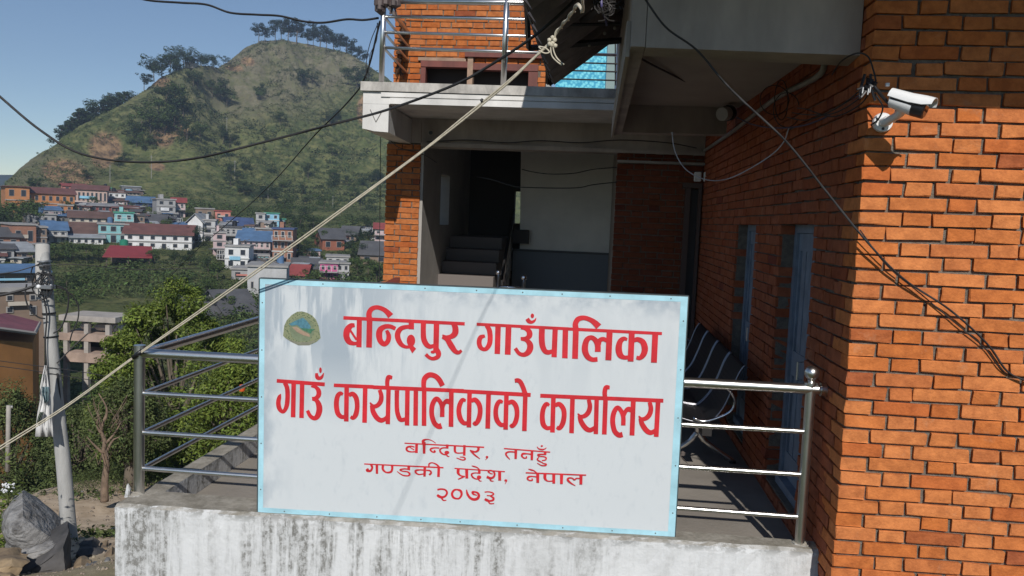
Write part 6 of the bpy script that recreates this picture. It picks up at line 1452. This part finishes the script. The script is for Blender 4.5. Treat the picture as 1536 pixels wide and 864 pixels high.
# torn white banner hanging against the pole
bn = empty('banner', 'torn white cloth banner with dark green print hanging beside the pole', 'banner', atd(66, 610, 14.0))
def cloth(rows, m, name, off=0):
    b = MB()
    for (y, xa, xb) in rows:
        for k in range(9):
            t = k/8; x = xa+(xb-xa)*t; b.v.append(atd(x, y, 13.95-off+.05*math.sin(k*1.9+y*.05)))
    for r in range(len(rows)-1):
        for k in range(8): b.f.append((r*9+k, r*9+k+1, (r+1)*9+k+1, (r+1)*9+k))
    o = bl(b, name, m, bn, True); s = o.modifiers.new('t', 'SOLIDIFY'); s.thickness = .004; return o
CLW = mat('banner_cloth', (.62, .62, .62), .8, var=.15, scale=3)
cloth([(548, 67, 70), (562, 64, 71), (580, 60, 74), (600, 60, 76), (620, 56, 77), (640, 54, 79), (655, 53, 80)], CLW, 'cloth')
cloth([(580, 64, 73), (588, 63, 74), (600, 66, 74), (604, 67, 70)], mat('banner_print', (.16, .24, .27), .8, var=.5, scale=6), 'printed_patch', .06)
cloth([(618, 60, 66), (626, 57, 63), (636, 55, 58)], mat('banner_print2', (.16, .20, .16), .8, var=.5, scale=6), 'printed_patch', .06)
# short grey stub post at the left edge
c = atd(11, 665, 20); st = empty('stub_post', 'short thin grey post at the left edge in the undergrowth', 'post', c); bl(MB().tube([c+Vector((0, 0, -.6)), atd(13, 608, 20)], .045, 8), 'shaft', CONC, st, True); bl(MB().tube([atd(10, 612, 20), atd(19, 610, 20)], .03, 6), 'arm', CONCP, st)

# the big leafy tree
def leafy_tree(label, cx, yb, yt, wpx, d, seed, nleaf=17000, leaf=.13, m=LEAFB):
    rng = np.random.default_rng(seed); base = atd(cx, yb, d); H = (yb-yt)/FPX*base.dot(fw); Wd = wpx/FPX*base.dot(fw)
    o = empty('leafy_tree', label, 'tree', base)
    cl = []
    for i in range(130):
        for _ in range(30):
            v = rng.normal(size=3); v /= np.linalg.norm(v); r_ = rng.uniform(.45, 1)**.5; p = v*r_
            z = .56+p[2]*.40
            wdt = np.interp(z, [.12, .3, .5, .7, .85, 1], [.7, .95, 1, .85, .55, .2])
            if True: break
        cl.append((p[0]*Wd/2*wdt*1.05, p[1]*Wd/2*wdt*1.05, z*H, rng.uniform(.22, .48)))
    cl = np.array(cl); k = nleaf//len(cl); C = np.repeat(cl[:, :3], k, 0); rr_ = np.repeat(cl[:, 3], k)[:, None]
    v = rng.normal(size=(len(C), 3)); v /= np.linalg.norm(v, axis=1, keepdims=True); C = C+v*rr_*rng.uniform(.35, 1.1, (len(C), 1))*np.array([1, 1, .75])
    V, F = leaf_quads(C, leaf, rng, .5, v*.8); link(bpy.data.objects.new('crown', np_mesh('crown', V, F, m)), o)
    b = MB(); b.tube(spline([(0, 0, -.8), (.1, 0, H*.2), (-.05, .1, H*.45), (0, 0, H*.75)], 4), [.16-.012*i for i in range(13)], 9)
    for q in cl[::4]:
        q = Vector(q[:3]); b.tube(spline([(0, 0, min(q.z*.55, H*.6)), (q.x*.45, q.y*.45, q.z*.72), tuple(q)], 3), [.06, .05, .045, .04, .03, .02, .012], 5)
    b.build('trunk', BARK, o, True); return o
leafy_tree('large bright green leafy tree behind the left end of the railing', 262, 800, 396, 250, 24, 5, 60000, .105)
leafy_tree('lower leafy tree beside the railing, right of the large one', 350, 760, 520, 130, 19, 9, 20000, .09)
leafy_tree('shrubby tree under the large leafy tree, left of the railing post', 190, 720, 560, 100, 21, 13, 14000, .08, LEAFM)
leafy_tree('bushy green tree in front of the orange house at the left edge', 18, 800, 566, 120, 30, 21, 22000, .10, LEAFM)
leafy_tree('dense low tree behind the pole, right of the banner', 118, 790, 590, 100, 27, 23, 18000, .09, LEAFM)
leafy_tree('small bushy tree under the unfinished building', 150, 740, 560, 60, 32, 25, 9000, .10, LEAFF)
# bare stump tree
c, d_ = atd(157, 735, 18.5), 18.5
bt = empty('bare_tree', 'lopped bare tree with thin dead twigs beside the railing post', 'tree', c)
tr = [(157, 752), (157, 735), (158, 715), (160, 695), (156, 680), (157, 662), (152, 645), (158, 625)]
BT = mat('dead_bark', (.19, .135, .095), .95, var=.45, scale=8, bump=1, bscale=30)
b = MB().tube(spline([atd(x, y, 18.5) for x, y in tr], 4), [.085-.0022*i for i in range(29)], 9)
for pts in ([(157, 685), (168, 662), (180, 655)], [(155, 680), (142, 668), (130, 655)], [(153, 646), (149, 632), (147, 618)], [(158, 630), (160, 612), (148, 590)], [(156, 668), (172, 650), (182, 632)], [(152, 650), (146, 640), (146, 628)]):
    P = spline([atd(x, y, 18.5) for x, y in pts], 4); b.tube(P, [.034-.026*i/(len(P)-1) for i in range(len(P))], 6)
bl(b, 'trunk', BT, bt, True)
for i in range(26):
    x, y = R.uniform(120, 190), R.uniform(590, 700); P = [atd(157+(x-157)*.4, 660+(y-660)*.5, 18.4), atd(x, y, 18.4+R.uniform(-.7, .7)), atd(x+R.uniform(-14, 14), y-R.uniform(4, 22), 18.4+R.uniform(-.7, .7))]
    bl(MB().tube(spline(P, 2), .006, 4), 'twig', BT, bt)
# undergrowth on the slope and below it
def near_spots(n, x0, x1, d0, d1, seed, thr=.0, sc_=3):
    return land_spots(n, px_az(x0, 600)[0], px_az(x1, 600)[0], d0, d1, seed, thr, sc_)
scatter('undergrowth', 'dense green undergrowth on the slope behind the pole', near_spots(2600, -80, 420, 22.2, 31, 51, .30), .35, 1.0, LEAFM, .10, 40, 51)
scatter('undergrowth', 'taller bright bushes below the tree', near_spots(420, -60, 420, 24, 46, 52, .42), .8, 2.2, LEAFB, .085, 75, 52)
scatter('undergrowth', 'dark shrubs further down the slope', near_spots(900, -80, 460, 30, 62, 53, .40), .8, 2.6, LEAFF, .10, 60, 53)
scatter('undergrowth', 'low bramble round the bare tree', near_spots(260, 90, 230, 20.6, 23.5, 57, 0), .35, .8, LEAFM, .11, 40, 57)
scatter('grass', 'tufts of grass and weeds round the rocks and the earth bank', near_spots(900, -60, 260, 13.5, 22, 54, .50, 1.2), .06, .26, LEAFM, .5, 16, 54)
# flowering weed at the left edge
c = atd(12, 735, 12.6); fwd = empty('flowering_weed', 'leafy weed with small white flower head at the left edge', 'plant', c+Vector((0, 0, -.9)))
rng = np.random.default_rng(3); C = rng.normal(size=(700, 3))*np.array([.14, .14, .42])+np.array([-.1, 0, .25]); V, F = leaf_quads(C, .075, rng, .4); link(bpy.data.objects.new('foliage', np_mesh('foliage', V, F, LEAFB)), fwd)
g = MB()
for i in range(30): g.ball((R.gauss(0, .05), R.gauss(0, .05), .93+R.uniform(-.04, .05)), .016, 5)
tag(g.build('flower_head', WHITEMETAL, fwd), kind='stuff'); MB().tube([(0, 0, -.2), (0, 0, .9)], .012, 5).build('stem', LEAFM, fwd)
# boulders
def boulder(label, poly, d, depth, m, seed, name='boulder', rough=.05):
    """irregular rock: outline in the picture plane at distance d, with its own thickness"""
    rng = random.Random(seed); pts = [atd(x, y, d) for x, y in poly]; c = sum(pts, Vector())/len(pts); bm = bmesh.new()
    view = Vector((c.x, c.y, 0)).normalized()
    V_ = []
    for k, (s_, off) in enumerate(((.78, -.42), (1, -.18), (1.03, .2), (.7, .6))):
        for p in pts:
            q = c+(p-c)*s_*rng.uniform(.94, 1.06)+view*depth*(off+rng.uniform(-.08, .08)); V_.append(q-c)
    for q in V_: bm.verts.new(q)
    bmesh.ops.convex_hull(bm, input=bm.verts); bmesh.ops.delete(bm, geom=[v for v in bm.verts if not v.link_faces], context='VERTS')
    bmesh.ops.subdivide_edges(bm, edges=bm.edges, cuts=3, use_grid_fill=True)
    for v in bm.verts:
        x, y, z = v.co; n1 = vnoise(np.array([x*2.1+seed]), np.array([z*2.1+y]), 3)[0]-.5; n2 = vnoise(np.array([x*6+seed]), np.array([z*6+y*3]), 5)[0]-.5; n3 = vnoise(np.array([x*15]), np.array([z*15+y*9]), 6)[0]-.5
        v.co += v.normal*rough*(2.0*n1+1.5*n2+1.3*n3)
    me = bpy.data.meshes.new(name); bm.to_mesh(me); bm.free(); me.materials.append(m); me.shade_smooth(); me.set_sharp_from_angle(angle=math.radians(38))
    o = bpy.data.objects.new(name, me); o.location = c; link(o); return tag(o, label, 'rock')
RKG = mat('grey_rock', (.27, .265, .26), .92, col2=(.10, .095, .09), scale=4.5, bump=1, bscale=11, thr=(.36, .60), detail=12, stretch=(1, 1, 1.6))
for n_ in RKG.node_tree.nodes:
    if n_.type == 'BUMP': n_.inputs['Distance'].default_value = .05; RKD = mat('dark_rock', (.10, .095, .095), .85, col2=(.03, .03, .03), scale=3, bump=1, bscale=12, thr=(.35, .7)); RKO = mat('ochre_rock', (.34, .25, .15), .95, col2=(.13, .095, .065), scale=3, bump=1, bscale=12, thr=(.35, .65))
boulder('large pale grey slanting boulder left of the pole', [(4, 786), (14, 765), (34, 752), (62, 768), (90, 790), (74, 808), (40, 812), (10, 806)], 12.2, 1.3, RKG, 2, rough=.018)
boulder('dark pointed slab of rock against the foot of the pole', [(0, 850), (48, 828), (75, 812), (99, 798), (100, 830), (108, 862), (60, 900), (0, 900)], 11.6, 1.0, RKD, 4, rough=.03)
boulder('grey sloping rock under the large boulder', [(5, 826), (40, 812), (88, 800), (60, 826), (30, 842), (8, 845)], 11.7, .8, RKG, 8, rough=.05)
boulder('ochre stone at the bottom left corner', [(-20, 842), (18, 832), (44, 838), (28, 858), (-10, 864)], 11.0, .6, RKO, 6)
boulder('flat ochre stone below the corner stone', [(-20, 862), (16, 855), (30, 866), (20, 890), (-20, 890)], 10.8, .5, RKO, 16)
boulder('rounded ochre stone right of the pole foot', [(110, 852), (122, 841), (136, 846), (146, 870), (120, 885), (108, 872)], 11.2, .5, RKO, 12)
boulder('ochre stone against the parapet corner', [(152, 838), (168, 830), (182, 838), (180, 866), (158, 870)], 11.4, .5, RKO, 14)
boulder('dark grey stone between the pole and the parapet', [(116, 820), (140, 816), (160, 826), (150, 846), (122, 846)], 12.3, .6, RKD, 15)
boulder('small tan stone on the rubble below the bank', [(146, 822), (162, 818), (172, 826), (166, 838), (148, 838)], 12.6, .4, RKO, 18)
boulder('lump of grey stone low beside the parapet', [(136, 846), (154, 850), (156, 868), (138, 876)], 11.0, .4, RKG, 19)
LMS = [(105, 790, 'foot of the pole'), (60, 780, 'large pale boulder'), (172, 770, 'parapet corner'), (157, 740, 'bare tree'), (12, 735, 'white-flowered weed'), (75, 812, 'dark pointed slab'), (208, 740, 'railing post')]
for i in range(22):
    x = R.uniform(20, 185); y = R.uniform(738, 850); p, d_ = ghit(x, y, 9, 30); s_ = R.uniform(1.5, 5); boulder(lm_label(('grey' if i % 2 else 'ochre')+' loose stone', x, y, LMS), [(x-s_, y), (x-s_*.4, y-s_*.7), (x+s_*.7, y-s_*.6), (x+s_, y+.3*s_), (x, y+s_*.6)], d_-.05, .1, (RKO, RKG)[i % 2], 40+i, 'stone', .012)['group'] = 'loose stones by the pole'
# gravel and rubble crumbs on the bank
S = land_spots(1800, px_az(-60, 700)[0], px_az(230, 700)[0], 10, 22.5, 77); rng = np.random.default_rng(4); sz = rng.uniform(.010, .045, (len(S), 1, 1))*rng.random((len(S), 1, 1))
O8 = np.array([(1, 0, 0), (-1, 0, 0), (0, 1, 0), (0, -1, 0), (0, 0, .8), (0, 0, -.5)])[None]*(1+rng.uniform(-.3, .3, (len(S), 6, 3)))
V = (S[:, None]+O8*(sz+.008)).reshape(-1, 3); T8 = np.array([(0, 2, 4), (2, 1, 4), (1, 3, 4), (3, 0, 4), (2, 0, 5), (1, 2, 5), (3, 1, 5), (0, 3, 5)]); F = (np.arange(len(S))[:, None, None]*6+T8[None]).reshape(-1, 3)
o = link(bpy.data.objects.new('gravel', np_mesh('gravel', V, F, mat('gravel', (.24, .20, .155), .95, island=.5)))); tag(o, 'gravel and rubble crumbs on the earth bank', 'gravel', kind='stuff')
# a few coloured things on the lane seen through the railing
cable('thin_cable', 'distant wire strung over the valley behind the railing', [(220, 640, 30), (300, 560, 40), (385, 500, 50)], .02)
for lab, nm, x, y, w_, h_, col in (('orange plastic drum seen through the railing', 'drum', 363, 582, 9, 9, (.6, .10, .02)),):
    c = atd(x, y, 17.2 if nm == 'drum' else 17.0); s_ = 17/FPX
    if nm == 'drum':
        o = empty(nm, lab, 'drum', c); m_ = mat('orange_plastic', col, .5); MB().tube([(0, 0, -h_*s_/2), (0, 0, -h_*s_*.1), (0, 0, h_*s_*.1), (0, 0, h_*s_/2)], [w_*s_*.42, w_*s_*.5, w_*s_*.5, w_*s_*.4], 12).build('barrel', m_, o, True, 40); MB().tube([(0, 0, h_*s_*.5), (0, 0, h_*s_*.56)], w_*s_*.3, 12).build('lid', m_, o)

# ------------------------------------------------------------------ valley haze
hz = MB().box(-520, 260, -30, 620, -46, 122).build('haze', None); tag(hz, 'thin bluish valley haze', kind='stuff')
hm = bpy.data.materials.new('haze'); hm.use_nodes = True; N = hm.node_tree.nodes; N.remove(N['Principled BSDF']); pvn = N.new('ShaderNodeVolumePrincipled')
pvn.inputs['Color'].default_value = (.62, .77, 1, 1); pvn.inputs['Density'].default_value = .00045; pvn.inputs['Anisotropy'].default_value = .2
hm.node_tree.links.new(pvn.outputs[0], N['Material Output'].inputs['Volume']); hz.data.materials.append(hm)
